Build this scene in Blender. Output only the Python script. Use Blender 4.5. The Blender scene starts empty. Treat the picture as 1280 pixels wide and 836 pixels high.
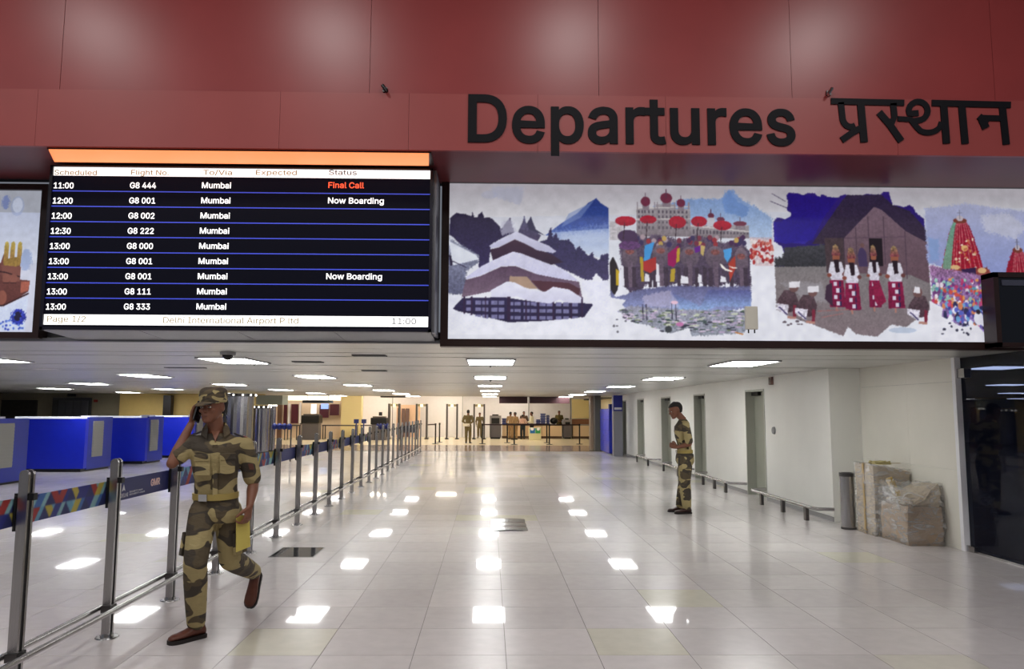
import bpy, math, random
import numpy as np
from mathutils import Vector, Matrix
R = math.radians
SC = bpy.context.scene
COL = SC.collection
random.seed(4)
RNG = np.random.default_rng(7)

# ---------------------------------------------------------------- camera, world, lights, exposure
CAM_H = 1.60
FPX = 936.0
YAW, PITCH, ROLL, SHIFT = R(1.0), R(5.86), 0.0045, 11.7 / 1280
cam_d = bpy.data.cameras.new('camera')
cam = bpy.data.objects.new('camera', cam_d); COL.objects.link(cam)
cam_d.sensor_width = 36; cam_d.lens = FPX / 1280 * 36; cam_d.shift_x = SHIFT
cam_d.clip_start = 0.05; cam_d.clip_end = 200
CAM_R = Matrix.Rotation(-YAW, 3, 'Z') @ Matrix.Rotation(R(90) + PITCH, 3, 'X') @ Matrix.Rotation(ROLL, 3, 'Z')
cam.matrix_world = Matrix.Translation((0, 0, CAM_H)) @ CAM_R.to_4x4()
SC.camera = cam

world = bpy.data.worlds.new('world'); SC.world = world; world.use_nodes = True
world.node_tree.nodes['Background'].inputs[0].default_value = (0.80, 0.86, 1.0, 1)
world.node_tree.nodes['Background'].inputs[1].default_value = 0.20

PANEL_E = 17.0        # radiance of the lit ceiling panels
HALL_W = 57.0         # watts of each hall downlight in front of the red fascia
SC.view_settings.view_transform = 'Standard'
SC.view_settings.look = 'None'
SC.view_settings.gamma = 1.0
SC.view_settings.exposure = 0.0
SC.view_settings.use_curve_mapping = False

def area_light(name, loc, sx, sy, watts, color, rot=(0, 0, 0)):
    d = bpy.data.lights.new(name, 'AREA'); d.shape = 'RECTANGLE'; d.size = sx; d.size_y = sy
    d.energy = watts; d.color = color
    o = bpy.data.objects.new(name, d); o.location = loc; o.rotation_euler = rot; COL.objects.link(o)
    return o
HALL_X = (-8.1, -5.03, -2.05, 1.02, 4.15)
for hx in HALL_X:      # row of downlights in the tall hall, above and before the red fascia
    area_light('hall_lamp', (hx, 3.5, 6.44), 0.55, 0.55, HALL_W, (1.0, 0.97, 0.95))
for hx in (-7.0, -2.6, 2.0, 5.0):   # the hall goes on behind the camera with the same lamps
    area_light('hall_lamp', (hx, -1.0, 6.44), 1.2, 1.2, HALL_W * 1.6, (1.0, 0.97, 0.95))

# ---------------------------------------------------------------- helpers
def ray(px, py):
    return CAM_R @ Vector(((px - 640) / FPX + SHIFT * 1280 / FPX, -(py - 418) / FPX, -1))
def P(px, py, Y):
    d = ray(px, py); return Vector((0, 0, CAM_H)) + d * (Y / d.y)
def G(px, py, z=0.0):
    d = ray(px, py); return Vector((0, 0, CAM_H)) + d * ((z - CAM_H) / d.z)
def PX(px, py, X):
    d = ray(px, py); return Vector((0, 0, CAM_H)) + d * (X / d.x)

def lin(c):
    def f(v):
        v = v / 255.0
        return v / 12.92 if v <= 0.04045 else ((v + 0.055) / 1.055) ** 2.4
    return tuple(f(v) for v in c[:3])
MATS = {}
def mat(name, col, rough=0.5, metal=0.0, var=0.0, vscale=6.0, bump=0.0, bscale=40.0, emit=None, estr=0.0,
        trans=0.0, alpha=1.0, coat=0.0, stretch=(1, 1, 1), ior=1.45, sheen=0.0):
    if name in MATS: return MATS[name]
    m = bpy.data.materials.new(name); m.use_nodes = True
    nt = m.node_tree; N = nt.nodes; L = nt.links; b = N['Principled BSDF']
    c = lin(col); b.inputs['Base Color'].default_value = (*c, 1)
    b.inputs['Roughness'].default_value = rough; b.inputs['Metallic'].default_value = metal
    b.inputs['IOR'].default_value = ior
    if coat: b.inputs['Coat Weight'].default_value = coat; b.inputs['Coat Roughness'].default_value = 0.1
    if trans: b.inputs['Transmission Weight'].default_value = trans
    if alpha < 1: b.inputs['Alpha'].default_value = alpha
    if emit is not None:
        b.inputs['Emission Color'].default_value = (*lin(emit), 1); b.inputs['Emission Strength'].default_value = estr
    if var or bump:
        tc = N.new('ShaderNodeTexCoord'); mp = N.new('ShaderNodeMapping'); mp.inputs['Scale'].default_value = stretch
        L.new(tc.outputs['Object'], mp.inputs['Vector'])
    if var:
        n = N.new('ShaderNodeTexNoise'); n.inputs['Scale'].default_value = vscale; n.inputs['Detail'].default_value = 5
        L.new(mp.outputs[0], n.inputs['Vector'])
        r = N.new('ShaderNodeMapRange'); r.inputs[1].default_value = 0.3; r.inputs[2].default_value = 0.7
        r.inputs[3].default_value = 1 - var; r.inputs[4].default_value = 1 + var
        L.new(n.outputs[0], r.inputs[0])
        mx = N.new('ShaderNodeVectorMath'); mx.operation = 'SCALE'; mx.inputs[0].default_value = c
        L.new(r.outputs[0], mx.inputs['Scale']); L.new(mx.outputs[0], b.inputs['Base Color'])
    if bump:
        n2 = N.new('ShaderNodeTexNoise'); n2.inputs['Scale'].default_value = bscale; n2.inputs['Detail'].default_value = 3
        L.new(mp.outputs[0], n2.inputs['Vector'])
        bp = N.new('ShaderNodeBump'); bp.inputs['Strength'].default_value = bump; bp.inputs['Distance'].default_value = 0.02
        L.new(n2.outputs[0], bp.inputs['Height']); L.new(bp.outputs[0], b.inputs['Normal'])
    MATS[name] = m; return m

def camo_mat(name, scale=5.0, gain=1.0):
    m = bpy.data.materials.new(name); m.use_nodes = True; MATS[name] = m
    nt = m.node_tree; N = nt.nodes; L = nt.links; b = N['Principled BSDF']
    b.inputs['Roughness'].default_value = 0.85
    tc = N.new('ShaderNodeTexCoord'); mp = N.new('ShaderNodeMapping'); mp.inputs['Scale'].default_value = (1, 1, 1.9)
    mp.inputs['Rotation'].default_value = (0, 0.25, 0)
    L.new(tc.outputs['Object'], mp.inputs['Vector'])
    def noise(s, d, dist, off):
        mm = N.new('ShaderNodeMapping'); mm.inputs['Location'].default_value = off; L.new(mp.outputs[0], mm.inputs['Vector'])
        n = N.new('ShaderNodeTexNoise'); n.inputs['Scale'].default_value = s; n.inputs['Detail'].default_value = d
        n.inputs['Distortion'].default_value = dist; L.new(mm.outputs[0], n.inputs['Vector']); return n
    def ramp(n, a, bb, c0, c1):
        r = N.new('ShaderNodeValToRGB'); r.color_ramp.elements[0].position = a; r.color_ramp.elements[1].position = bb
        r.color_ramp.elements[0].color = (*c0, 1); r.color_ramp.elements[1].color = (*c1, 1)
        L.new(n.outputs[0], r.inputs[0]); return r
    g = lambda c: tuple(v * gain for v in lin(c))
    n1 = noise(scale, 1.0, 0.7, (3, 1, 0)); n2 = noise(scale * 1.1, 1.0, 0.7, (9, 4, 7)); n3 = noise(scale*30, 3, 0, (0, 0, 0))
    r1 = ramp(n1, 0.53, 0.545, (0, 0, 0), (1, 1, 1))
    r2 = ramp(n2, 0.50, 0.52, g((66, 58, 48)), g((88, 76, 56)))
    mx = N.new('ShaderNodeMix'); mx.data_type = 'RGBA'
    L.new(r1.outputs[0], mx.inputs[0]); L.new(r2.outputs[0], mx.inputs[6]); mx.inputs[7].default_value = (*g((168, 152, 106)), 1)
    L.new(mx.outputs[2], b.inputs['Base Color'])
    n4 = noise(14, 3, 0.5, (2, 2, 2))
    bp = N.new('ShaderNodeBump'); bp.inputs['Strength'].default_value = 0.5; bp.inputs['Distance'].default_value = 0.02
    L.new(n4.outputs[0], bp.inputs['Height']); L.new(bp.outputs[0], b.inputs['Normal'])
    return m

def attr_mat(name, emit, rough=0.4, base=1.0):
    m = bpy.data.materials.new(name); m.use_nodes = True; MATS[name] = m
    nt = m.node_tree; N = nt.nodes; L = nt.links; b = N['Principled BSDF']
    a = N.new('ShaderNodeAttribute'); a.attribute_name = 'Col'
    s = N.new('ShaderNodeVectorMath'); s.operation = 'SCALE'; s.inputs['Scale'].default_value = base
    L.new(a.outputs['Color'], s.inputs[0]); L.new(s.outputs[0], b.inputs['Base Color'])
    if emit: L.new(a.outputs['Color'], b.inputs['Emission Color']); b.inputs['Emission Strength'].default_value = emit
    b.inputs['Roughness'].default_value = rough
    return m

ORG = {}
def tag(o, label=None, cat=None, group=None, kind=None):
    if label: o['label'] = label
    if cat: o['category'] = cat
    if group: o['group'] = group
    if kind: o['kind'] = kind
    return o
def thing(name, loc, label=None, cat=None, group=None, kind=None):
    o = bpy.data.objects.new(name, None); COL.objects.link(o); o.location = loc; o.empty_display_size = 0.1
    ORG[o] = Vector(loc); return tag(o, label, cat, group, kind)
def link_mesh(name, me, m, parent=None, org=None):
    o = bpy.data.objects.new(name, me); COL.objects.link(o)
    if m is not None and not me.materials: me.materials.append(m)
    if parent is not None: o.parent = parent; ORG[o] = ORG[parent]
    else: o.location = org or (0, 0, 0); ORG[o] = Vector(org or (0, 0, 0))
    return o
class MB:
    def __init__(s): s.v = []; s.f = []
    def add(s, vs, fs):
        n = len(s.v); s.v += [tuple(v) for v in vs]; s.f += [tuple(i + n for i in f) for f in fs]; return s
    def box(s, x0, x1, y0, y1, z0, z1):
        return s.add([(x0,y0,z0),(x1,y0,z0),(x1,y1,z0),(x0,y1,z0),(x0,y0,z1),(x1,y0,z1),(x1,y1,z1),(x0,y1,z1)],
                     [(0,3,2,1),(4,5,6,7),(0,1,5,4),(1,2,6,5),(2,3,7,6),(3,0,4,7)])
    def cyl(s, p0, p1, r0, r1=None, n=12, caps=True):
        p0, p1 = Vector(p0), Vector(p1); r1 = r0 if r1 is None else r1
        d = (p1 - p0).normalized(); a = d.orthogonal().normalized(); b = d.cross(a)
        vs = []
        for p, r in ((p0, r0), (p1, r1)):
            for i in range(n):
                t = 2 * math.pi * i / n; vs.append(p + a * (r * math.cos(t)) + b * (r * math.sin(t)))
        fs = [(i, (i + 1) % n, n + (i + 1) % n, n + i) for i in range(n)]
        if caps: fs += [tuple(reversed(range(n))), tuple(range(n, 2 * n))]
        return s.add(vs, fs)
    def prism(s, pts, f0, f1):
        """pts 2-D outline; f0, f1 map (u, v) to 3-D at the two ends"""
        n = len(pts)
        return s.add([f0(*p) for p in pts] + [f1(*p) for p in pts],
                     [tuple(reversed(range(n))), tuple(range(n, 2 * n))] + [(i, (i + 1) % n, n + (i + 1) % n, n + i) for i in range(n)])
    def prism_y(s, pts, y0, y1): return s.prism(pts, lambda u, v: (u, y0, v), lambda u, v: (u, y1, v))
    def prism_z(s, pts, z0, z1): return s.prism(pts, lambda u, v: (u, v, z0), lambda u, v: (u, v, z1))
    def prism_x(s, pts, x0, x1): return s.prism(pts, lambda u, v: (x0, u, v), lambda u, v: (x1, u, v))
    def loft(s, rings):
        n = len(rings[0]); vs = [p for r in rings for p in r]; fs = []
        for k in range(len(rings) - 1):
            for i in range(n):
                fs.append((k*n+i, k*n+(i+1)%n, (k+1)*n+(i+1)%n, (k+1)*n+i))
        fs += [tuple(reversed(range(n))), tuple(range((len(rings)-1)*n, len(rings)*n))]
        return s.add(vs, fs)
    def ell(s, c, r, ax=None, nu=12, nv=8):
        c = Vector(c); A = ax or Matrix.Identity(3); rings = []
        for k in range(nv + 1):
            ph = math.pi * (k + (0.08 if k == 0 else -0.08 if k == nv else 0)) / nv
            rings.append([c + A @ Vector((r[0]*math.sin(ph)*math.cos(2*math.pi*i/nu), r[1]*math.sin(ph)*math.sin(2*math.pi*i/nu), -r[2]*math.cos(ph))) for i in range(nu)])
        return s.loft(rings)
    def tube(s, pts, r, n=8):
        for a, b in zip(pts, pts[1:]): s.cyl(a, b, r, r, n)
        for p in pts[1:-1]: s.ell(p, (r, r, r), None, n, 6)
        return s
    def xf(s, M):
        s.v = [tuple(M @ Vector(v)) for v in s.v]; return s
    def mesh(s, name, org=(0, 0, 0), smooth=False):
        me = bpy.data.meshes.new(name); o = Vector(org)
        me.from_pydata([tuple(Vector(v) - o) for v in s.v], [], s.f); me.validate()
        if smooth: me.shade_smooth()
        me.update(); return me
    def build(s, name, m, parent=None, org=None, smooth=False, bevel=0.0, auto=False, seg=2):
        if parent is None and org is None:
            a = np.array(s.v); org = ((a[:,0].min()+a[:,0].max())/2, (a[:,1].min()+a[:,1].max())/2, a[:,2].min())
        oo = ORG[parent] if parent is not None else Vector(org)
        me = s.mesh(name, oo, smooth)
        if auto: me.shade_smooth(); me.set_sharp_from_angle(angle=R(38))
        o = link_mesh(name, me, m, parent, org)
        if bevel:
            b = o.modifiers.new('bevel', 'BEVEL'); b.width = bevel; b.segments = seg; b.limit_method = 'ANGLE'; b.angle_limit = R(35)
        return o
def copy_tree(o, parent=None, loc=None, label=None):
    c = o.copy(); COL.objects.link(c); c.parent = parent
    if loc is not None: c.location = loc
    if label: c['label'] = label
    ORG[c] = ORG[o]
    for ch in list(o.children): copy_tree(ch, c)
    return c
def remesh(mb, voxel, smooth=2, org=(0, 0, 0), name='body', taper=None):
    me = mb.mesh(name, org)
    t = bpy.data.objects.new('tmp', me); COL.objects.link(t)
    m = t.modifiers.new('r', 'REMESH'); m.mode = 'VOXEL'; m.voxel_size = voxel; m.use_smooth_shade = True
    if smooth:
        k = t.modifiers.new('s', 'SMOOTH'); k.factor = 0.5; k.iterations = smooth
    dg = bpy.context.evaluated_depsgraph_get()
    out = bpy.data.meshes.new_from_object(t.evaluated_get(dg)); out.name = name
    bpy.data.objects.remove(t); bpy.data.meshes.remove(me); out.shade_smooth()
    return out

# ---- flat lettering: outlines of each character, built as thin geometry
GLYPHS = {
' ':(188,[]),
'.':(188,['95,-4 83,-3 73,1 63,9 55,18 51,29 50,41 51,53 55,64 63,73 73,81 83,85 95,87 107,85 118,81 128,73 135,64 140,53 141,41 140,29 135,18 128,9 118,1 107,-3']),
'/':(249,['235,533 71,-76 14,-76 178,533']),
'0':(453,['227,-7 191,-3 158,7 130,24 105,48 85,77 69,113 57,155 50,202 48,254 50,306 57,353 69,395 85,431 106,461 130,484 159,502 191,512 227,516 262,512 295,502 323,484 348,461 368,431 384,395 396,353 403,306 405,254 403,202 396,155 384,113 368,77 348,48 323,24 295,7 263,-3','227,50 250,52 271,60 290,74 306,92 320,116 330,144 338,176 342,213 344,254 342,295 338,332 330,365 320,393 306,416 290,435 271,449 250,457 227,460 203,457 182,449 163,435 147,416 134,393 123,365 115,332 111,295 109,254 111,213 115,176 123,144 134,116 147,92 163,74 182,60 203,52']),
'1':(453,['76,0 76,55 391,55 391,0','276,509 276,0 212,0 212,448 209,448 86,358 86,427 198,509']),
'2':(453,['64,0 64,47 234,229 282,282 294,298 303,312 311,327 316,341 319,356 320,371 319,389 315,405 308,419 298,431 287,441 273,449 258,455 241,458 224,460 205,458 188,454 172,447 159,438 148,427 139,413 132,398 128,381 127,362 66,362 68,391 75,418 86,442 102,464 121,482 143,496 168,507 196,513 225,516 254,513 281,507 306,497 328,482 346,465 361,445 372,423 379,398 381,372 380,354 377,336 371,318 363,299 351,280 336,259 267,180 153,60 153,57 389,57 389,0']),
'3':(453,['218,-7 188,-5 159,1 133,10 108,22 88,38 70,57 57,79 48,104 44,132 109,132 112,115 118,100 126,87 137,76 150,66 165,59 182,54 200,51 219,50 239,51 258,55 275,61 291,69 304,80 315,93 323,108 328,125 329,145 328,163 323,180 316,196 306,211 292,223 275,234 254,241 229,246 201,248 157,248 157,299 288,448 288,452 70,452 70,509 372,509 372,461 211,278 211,289 247,290 279,286 308,276 333,262 354,244 371,222 383,198 391,173 393,145 390,116 383,90 370,66 354,45 333,27 309,12 281,2 251,-5']),
'4':(453,['40,105 40,158 247,509 311,509 109,166 109,163 413,163 413,105','282,0 282,121 282,146 282,318 343,318 343,0']),
'5':(453,['221,-7 192,-5 165,1 140,11 118,25 99,41 83,60 71,82 63,105 60,130 122,130 125,115 130,102 138,89 148,78 160,68 173,60 188,54 204,51 221,50 241,51 259,56 276,64 291,75 304,89 314,104 322,122 326,141 328,162 326,183 321,203 314,221 303,237 290,251 275,262 257,270 238,275 218,277 201,276 184,273 167,268 152,262 139,255 128,246 67,253 96,509 366,509 366,452 151,452 134,301 136,301 148,311 162,318 178,325 194,330 212,333 229,334 252,332 274,328 294,321 313,311 330,299 345,285 358,269 370,251 379,231 386,210 390,187 391,163 388,132 381,102 369,76 352,52 332,32 309,15 282,3 253,-4']),
'6':(453,['226,-7 196,-4 168,3 142,15 119,31 100,51 84,74 73,101 66,130 64,162 65,187 71,212 80,239 93,268 112,302 137,340 252,509 322,509 151,261 145,261 151,270 157,279 165,288 174,295 184,302 196,307 208,311 221,313 235,314 265,312 291,305 316,295 337,280 355,262 370,240 380,215 387,187 389,157 387,127 379,98 368,73 352,50 333,30 310,14 284,3 257,-4','226,48 245,50 263,55 279,63 293,73 304,86 314,101 322,119 326,137 327,157 326,178 322,196 314,213 304,228 293,241 279,251 263,259 245,264 226,265 207,264 190,259 174,252 160,241 148,229 138,214 131,197 126,179 125,158 126,138 131,119 138,102 148,86 160,73 174,63 190,55 207,50']),
'7':(453,['97,0 323,448 323,452 62,452 62,509 391,509 391,449 165,0']),
'8':(453,['226,-7 193,-5 163,1 136,11 111,25 91,42 74,62 62,84 54,109 52,135 53,156 58,176 65,195 75,212 87,228 101,241 117,252 134,260 153,265 153,267 129,276 109,289 93,308 80,330 73,354 70,380 73,405 79,429 90,450 106,469 124,485 146,498 170,508 197,514 226,516 255,514 282,508 306,498 328,485 346,469 361,450 373,429 379,405 382,380 379,354 372,330 359,308 343,289 323,276 300,267 300,265 319,260 335,252 351,241 365,228 377,212 387,195 395,176 399,156 401,135 398,109 391,84 378,62 362,42 341,25 317,11 289,1 259,-5','226,49 248,50 267,54 285,60 300,69 313,79 323,91 331,106 335,121 337,139 335,157 330,173 322,189 312,202 298,213 283,223 265,230 247,234 226,235 206,234 187,230 169,223 154,213 140,202 130,189 122,173 117,157 115,139 117,121 121,106 129,91 139,79 152,69 167,60 185,54 205,50','226,290 244,291 260,294 274,300 287,308 298,318 307,330 314,344 318,359 319,376 318,392 314,407 308,420 299,432 288,442 275,449 260,455 244,459 226,460 208,459 192,455 177,449 164,442 153,432 145,420 138,407 134,392 133,376 134,359 138,344 145,330 154,318 165,308 178,300 193,294 209,291']),
'9':(453,['226,516 256,513 285,506 310,494 333,478 352,458 368,434 380,408 387,378 389,347 387,322 382,296 373,270 359,240 340,207 315,168 200,0 130,0 301,248 307,248 302,238 295,229 287,221 278,214 268,207 257,202 245,198 232,195 218,195 188,197 161,203 137,214 116,229 98,247 83,269 72,294 66,321 64,352 66,382 73,411 85,436 101,459 120,479 143,494 168,506 196,513','226,460 207,459 190,454 174,446 160,435 148,423 138,407 131,390 127,372 125,352 127,331 131,313 138,295 148,280 160,268 174,257 190,250 207,245 226,243 245,245 263,249 279,257 293,267 305,280 314,295 322,312 326,330 327,350 326,371 322,390 314,407 305,422 293,435 279,446 263,454 245,459']),
':':(188,['95,-4 83,-3 73,1 63,9 55,18 51,29 50,41 51,53 55,64 63,73 73,81 83,85 95,87 107,85 118,81 128,73 135,64 140,53 141,41 140,29 135,18 128,9 118,1 107,-3','95,271 83,272 73,277 63,284 55,294 51,304 50,316 51,328 55,339 63,349 73,356 83,360 95,362 107,360 118,356 128,349 135,339 140,328 141,316 140,304 135,294 128,284 118,277 107,272']),
'A':(480,['16,0 201,509 276,509 463,0 395,0 287,302 264,372 232,478 245,478 213,371 191,302 85,0','110,142 110,199 370,199 370,142']),
'B':(456,['60,0 60,509 241,509 274,507 304,501 329,491 350,477 367,461 381,442 390,421 396,398 398,374 397,353 393,336 387,320 378,307 368,295 356,286 343,278 329,272 315,267 315,262 331,260 347,254 363,245 378,234 391,220 402,203 411,184 416,161 418,136 416,111 410,88 400,67 386,48 368,31 344,18 317,8 284,2 247,0','125,57 245,57 281,60 309,67 330,80 344,96 353,115 355,137 354,153 350,169 342,184 333,197 320,209 306,218 289,225 269,229 248,231 125,231','125,285 238,285 256,287 273,290 288,296 302,304 314,314 323,326 330,340 335,355 336,372 333,393 326,412 313,429 294,442 270,449 240,452 125,452']),
'C':(510,['267,-7 225,-3 186,7 150,25 119,49 92,79 70,115 53,157 44,203 40,254 44,305 53,352 70,393 92,429 119,459 150,484 186,501 225,512 267,516 293,514 317,511 340,504 362,496 383,485 402,471 419,456 435,438 448,418 459,397 467,373 473,348 408,348 404,365 397,380 389,395 380,407 369,418 357,428 344,437 330,444 315,449 300,453 284,455 267,456 237,453 209,445 184,432 161,414 141,391 125,364 113,332 106,295 103,254 106,213 113,177 125,145 141,117 161,94 184,76 210,63 237,56 267,53 284,54 300,56 315,60 330,65 344,72 357,81 369,90 380,102 389,114 397,128 404,144 408,160 473,160 467,135 459,112 448,91 435,71 420,53 402,38 383,24 363,13 341,5 317,-2 293,-6']),
'D':(502,['219,0 96,0 96,57 215,57 254,60 288,68 318,81 343,99 363,122 379,149 390,181 397,216 399,255 397,294 390,329 379,361 364,388 344,410 320,428 291,441 258,449 221,452 93,452 93,509 225,509 273,505 315,495 353,478 385,455 412,426 433,391 449,351 458,306 462,255 458,205 449,159 433,119 411,83 384,54 351,31 312,14 268,3','125,509 125,0 60,0 60,509']),
'E':(419,['60,0 60,509 372,509 372,452 125,452 125,286 355,286 355,229 125,229 125,57 375,57 375,0']),
'F':(410,['60,0 60,509 369,509 369,452 125,452 125,278 346,278 346,221 125,221 125,0']),
'G':(520,['269,-7 225,-3 185,7 149,25 118,49 91,79 69,116 53,157 43,203 40,254 43,305 53,352 69,393 91,429 117,459 149,484 184,501 223,512 265,516 291,514 316,510 340,504 363,494 384,483 403,469 421,453 436,436 449,416 460,395 468,373 474,349 408,349 402,365 395,379 387,393 378,406 368,417 356,427 344,436 330,443 315,448 300,453 283,455 265,456 236,453 209,445 183,432 160,414 141,392 125,364 113,332 106,295 103,254 106,213 113,177 125,145 141,117 161,95 184,76 210,63 238,56 269,53 296,55 322,61 345,71 365,85 382,102 396,123 407,147 413,173 415,202 434,199 283,199 283,256 478,256 478,200 475,160 466,124 451,91 431,62 406,38 377,19 344,5 308,-4']),
'H':(517,['60,0 60,509 125,509 125,289 392,289 392,509 457,509 457,0 392,0 392,232 125,232 125,0']),
'I':(300,['31,0 31,57 118,57 118,452 31,452 31,509 269,509 269,452 183,452 183,57 269,57 269,0']),
'L':(393,['60,0 60,509 125,509 125,57 361,57 361,0']),
'M':(628,['60,0 60,509 152,509 277,187 287,159 299,123 311,84 322,49 307,49 318,83 330,121 342,158 352,187 476,509 568,509 568,0 504,0 504,291 504,327 505,369 506,413 507,457 513,457 498,409 482,363 467,322 456,291 342,0 286,0 170,291 159,321 145,361 129,408 112,457 119,457 120,416 121,372 122,328 122,291 122,0']),
'N':(523,['60,0 60,509 136,509 343,183 363,151 388,107 414,55 405,54 401,108 399,157 399,195 399,509 463,509 463,0 387,0 202,290 177,331 148,381 108,452 119,454 122,384 124,328 125,291 125,0']),
'O':(533,['267,-7 225,-3 186,7 150,25 119,49 92,79 70,115 53,157 44,203 40,254 44,305 53,352 70,393 92,429 119,459 150,484 186,501 225,512 267,516 309,512 348,501 384,484 415,459 442,429 464,393 480,352 490,305 493,254 490,203 480,157 464,115 442,79 415,49 384,25 348,7 309,-3','267,53 296,55 324,63 349,76 372,94 392,116 408,144 420,176 428,213 430,254 428,295 420,332 408,365 392,392 372,415 349,433 324,446 296,453 267,456 237,453 210,445 184,433 161,415 142,392 125,364 113,332 106,295 103,254 106,213 113,176 125,144 142,117 161,94 184,76 210,63 237,55']),
'P':(445,['60,0 60,509 235,509 272,506 305,499 332,487 356,471 375,452 390,430 400,404 407,377 409,348 407,318 400,291 390,265 375,243 356,223 332,207 305,195 272,188 235,186 109,186 109,242 233,242 257,244 279,248 297,256 312,266 324,279 333,294 339,310 343,328 344,348 343,367 339,385 333,402 324,416 312,428 297,439 279,446 257,451 232,452 125,452 125,0']),
'R':(449,['60,0 60,509 236,509 273,506 305,500 333,489 356,473 376,455 390,433 401,408 407,381 409,352 407,323 401,296 390,271 376,250 356,232 333,217 305,206 273,200 236,198 96,198 96,255 234,255 258,256 280,260 298,267 313,276 325,287 334,300 340,316 344,333 345,352 344,371 340,389 334,405 325,419 313,430 298,440 279,446 258,451 233,452 125,452 125,0','353,0 230,229 303,229 428,0']),
'S':(447,['224,-9 188,-7 156,-1 128,9 102,23 81,40 64,60 51,83 42,109 38,137 104,137 108,118 114,102 123,88 136,76 150,66 166,59 185,53 204,50 224,49 246,50 267,54 286,60 303,69 317,79 329,92 338,106 344,122 346,139 344,154 340,168 332,179 322,189 310,197 296,205 245,222 184,239 145,253 112,269 86,289 67,313 56,341 52,372 54,400 62,425 75,448 92,468 113,484 138,498 165,508 195,514 227,516 259,514 289,508 316,498 340,484 360,468 377,449 390,427 398,403 401,378 337,378 332,402 320,421 302,437 280,449 254,456 225,459 204,457 185,454 167,448 152,440 139,430 129,418 121,405 117,391 115,376 117,359 122,345 131,334 142,324 155,315 169,308 212,293 264,279 312,264 328,256 344,248 359,238 372,226 384,213 395,198 402,180 407,161 408,139 406,112 399,87 386,64 370,43 349,25 323,11 294,0 261,-7']),
'T':(449,['32,452 32,509 417,509 417,452 257,452 257,0 193,0 193,452']),
'U':(517,['259,-8 220,-6 186,2 154,15 126,33 103,55 85,80 71,108 63,140 60,173 60,509 124,509 124,178 126,155 132,133 141,113 153,95 169,80 187,68 208,59 232,53 259,52 285,53 309,59 331,68 349,80 364,95 377,113 385,133 391,155 393,178 393,509 457,509 457,173 454,140 446,108 433,80 414,55 391,33 363,15 332,2 297,-6']),
'V':(480,['204,0 16,509 84,509 192,206 215,137 248,31 235,31 267,138 290,206 395,509 463,509 278,0']),
'X':(474,['18,0 217,284 217,236 29,509 104,509 178,400 204,361 223,329 243,292 232,292 252,329 272,361 298,400 374,509 446,509 259,239 259,287 456,0 382,0 292,129 268,165 250,195 230,231 244,231 225,196 206,166 182,129 91,0']),
'Y':(472,['203,0 203,208 16,509 91,509 192,344 222,292 250,230 224,230 251,293 280,344 381,509 455,509 268,208 268,0']),
'a':(389,['160,-9 137,-7 115,-3 94,5 76,15 60,29 48,45 38,63 32,84 30,108 32,128 36,146 43,161 53,174 64,184 78,193 92,200 108,206 125,211 178,220 234,227 247,229 257,231 265,235 271,240 274,246 276,255 276,257 275,272 272,285 267,297 260,307 251,315 240,322 227,327 212,330 196,331 178,330 163,327 149,322 137,316 127,309 118,301 110,292 104,283 100,274 41,291 51,313 64,331 79,346 95,358 114,368 133,375 153,380 173,383 194,384 239,379 255,375 271,369 286,360 300,350 312,336 322,320 330,301 335,278 337,251 337,0 277,0 277,52 272,52 252,25 242,16 229,8 215,1 199,-4 181,-7','170,45 192,47 211,51 228,59 242,68 254,80 263,93 270,108 274,122 276,138 276,190 259,182 231,176 200,171 175,168 134,159 122,153 112,147 103,139 97,130 93,118 92,105 93,93 96,82 102,72 109,64 119,57 130,52 142,48 156,46']),
'b':(424,['229,-8 208,-7 189,-3 172,4 159,12 147,21 138,31 118,59 112,59 112,0 53,0 53,509 114,509 114,319 118,319 137,346 147,355 158,364 171,373 188,379 207,383 229,384 259,382 287,374 313,361 335,342 354,320 370,293 381,261 388,227 390,189 388,151 381,116 370,84 355,57 336,34 313,16 288,3 260,-6','220,47 242,49 262,55 279,66 294,80 306,97 316,117 323,139 327,163 328,189 327,215 323,239 316,261 307,281 295,298 280,311 262,322 243,328 220,330 198,328 178,322 161,312 147,299 134,282 125,263 118,241 114,216 113,189 114,162 118,138 125,115 135,95 147,78 162,65 179,55 198,49']),
'c':(396,['207,-8 174,-5 144,3 117,16 93,35 72,58 56,85 44,116 37,150 34,187 37,225 44,260 56,291 72,318 93,341 117,360 144,374 174,382 207,384 226,384 243,381 260,377 276,371 291,364 305,356 318,346 330,335 340,322 349,308 356,293 362,277 303,262 290,289 270,311 242,325 207,330 184,328 163,321 145,310 130,296 118,278 108,258 102,236 98,212 96,187 98,163 102,139 108,117 118,97 130,80 145,66 163,55 184,49 207,46 243,52 271,66 292,89 304,117 363,102 357,86 350,70 341,56 331,43 319,32 306,21 292,12 277,5 261,-1 244,-5 226,-7']),
'd':(424,['195,-8 165,-6 137,3 111,16 89,34 70,57 55,84 43,116 36,151 34,189 36,227 43,261 55,293 70,320 89,342 112,361 137,374 165,382 196,384 218,383 237,379 253,373 267,364 278,355 287,346 306,319 311,319 311,509 372,509 372,0 313,0 313,59 307,59 287,31 277,21 266,12 252,4 236,-3 217,-7','205,47 226,49 246,55 263,65 278,78 290,95 299,115 306,138 310,162 312,189 310,216 306,241 300,263 290,282 278,299 263,312 246,322 227,328 205,330 182,328 162,322 145,311 130,298 118,281 108,261 102,239 98,215 96,189 98,163 102,139 109,117 118,97 130,80 145,66 162,55 182,49']),
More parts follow.
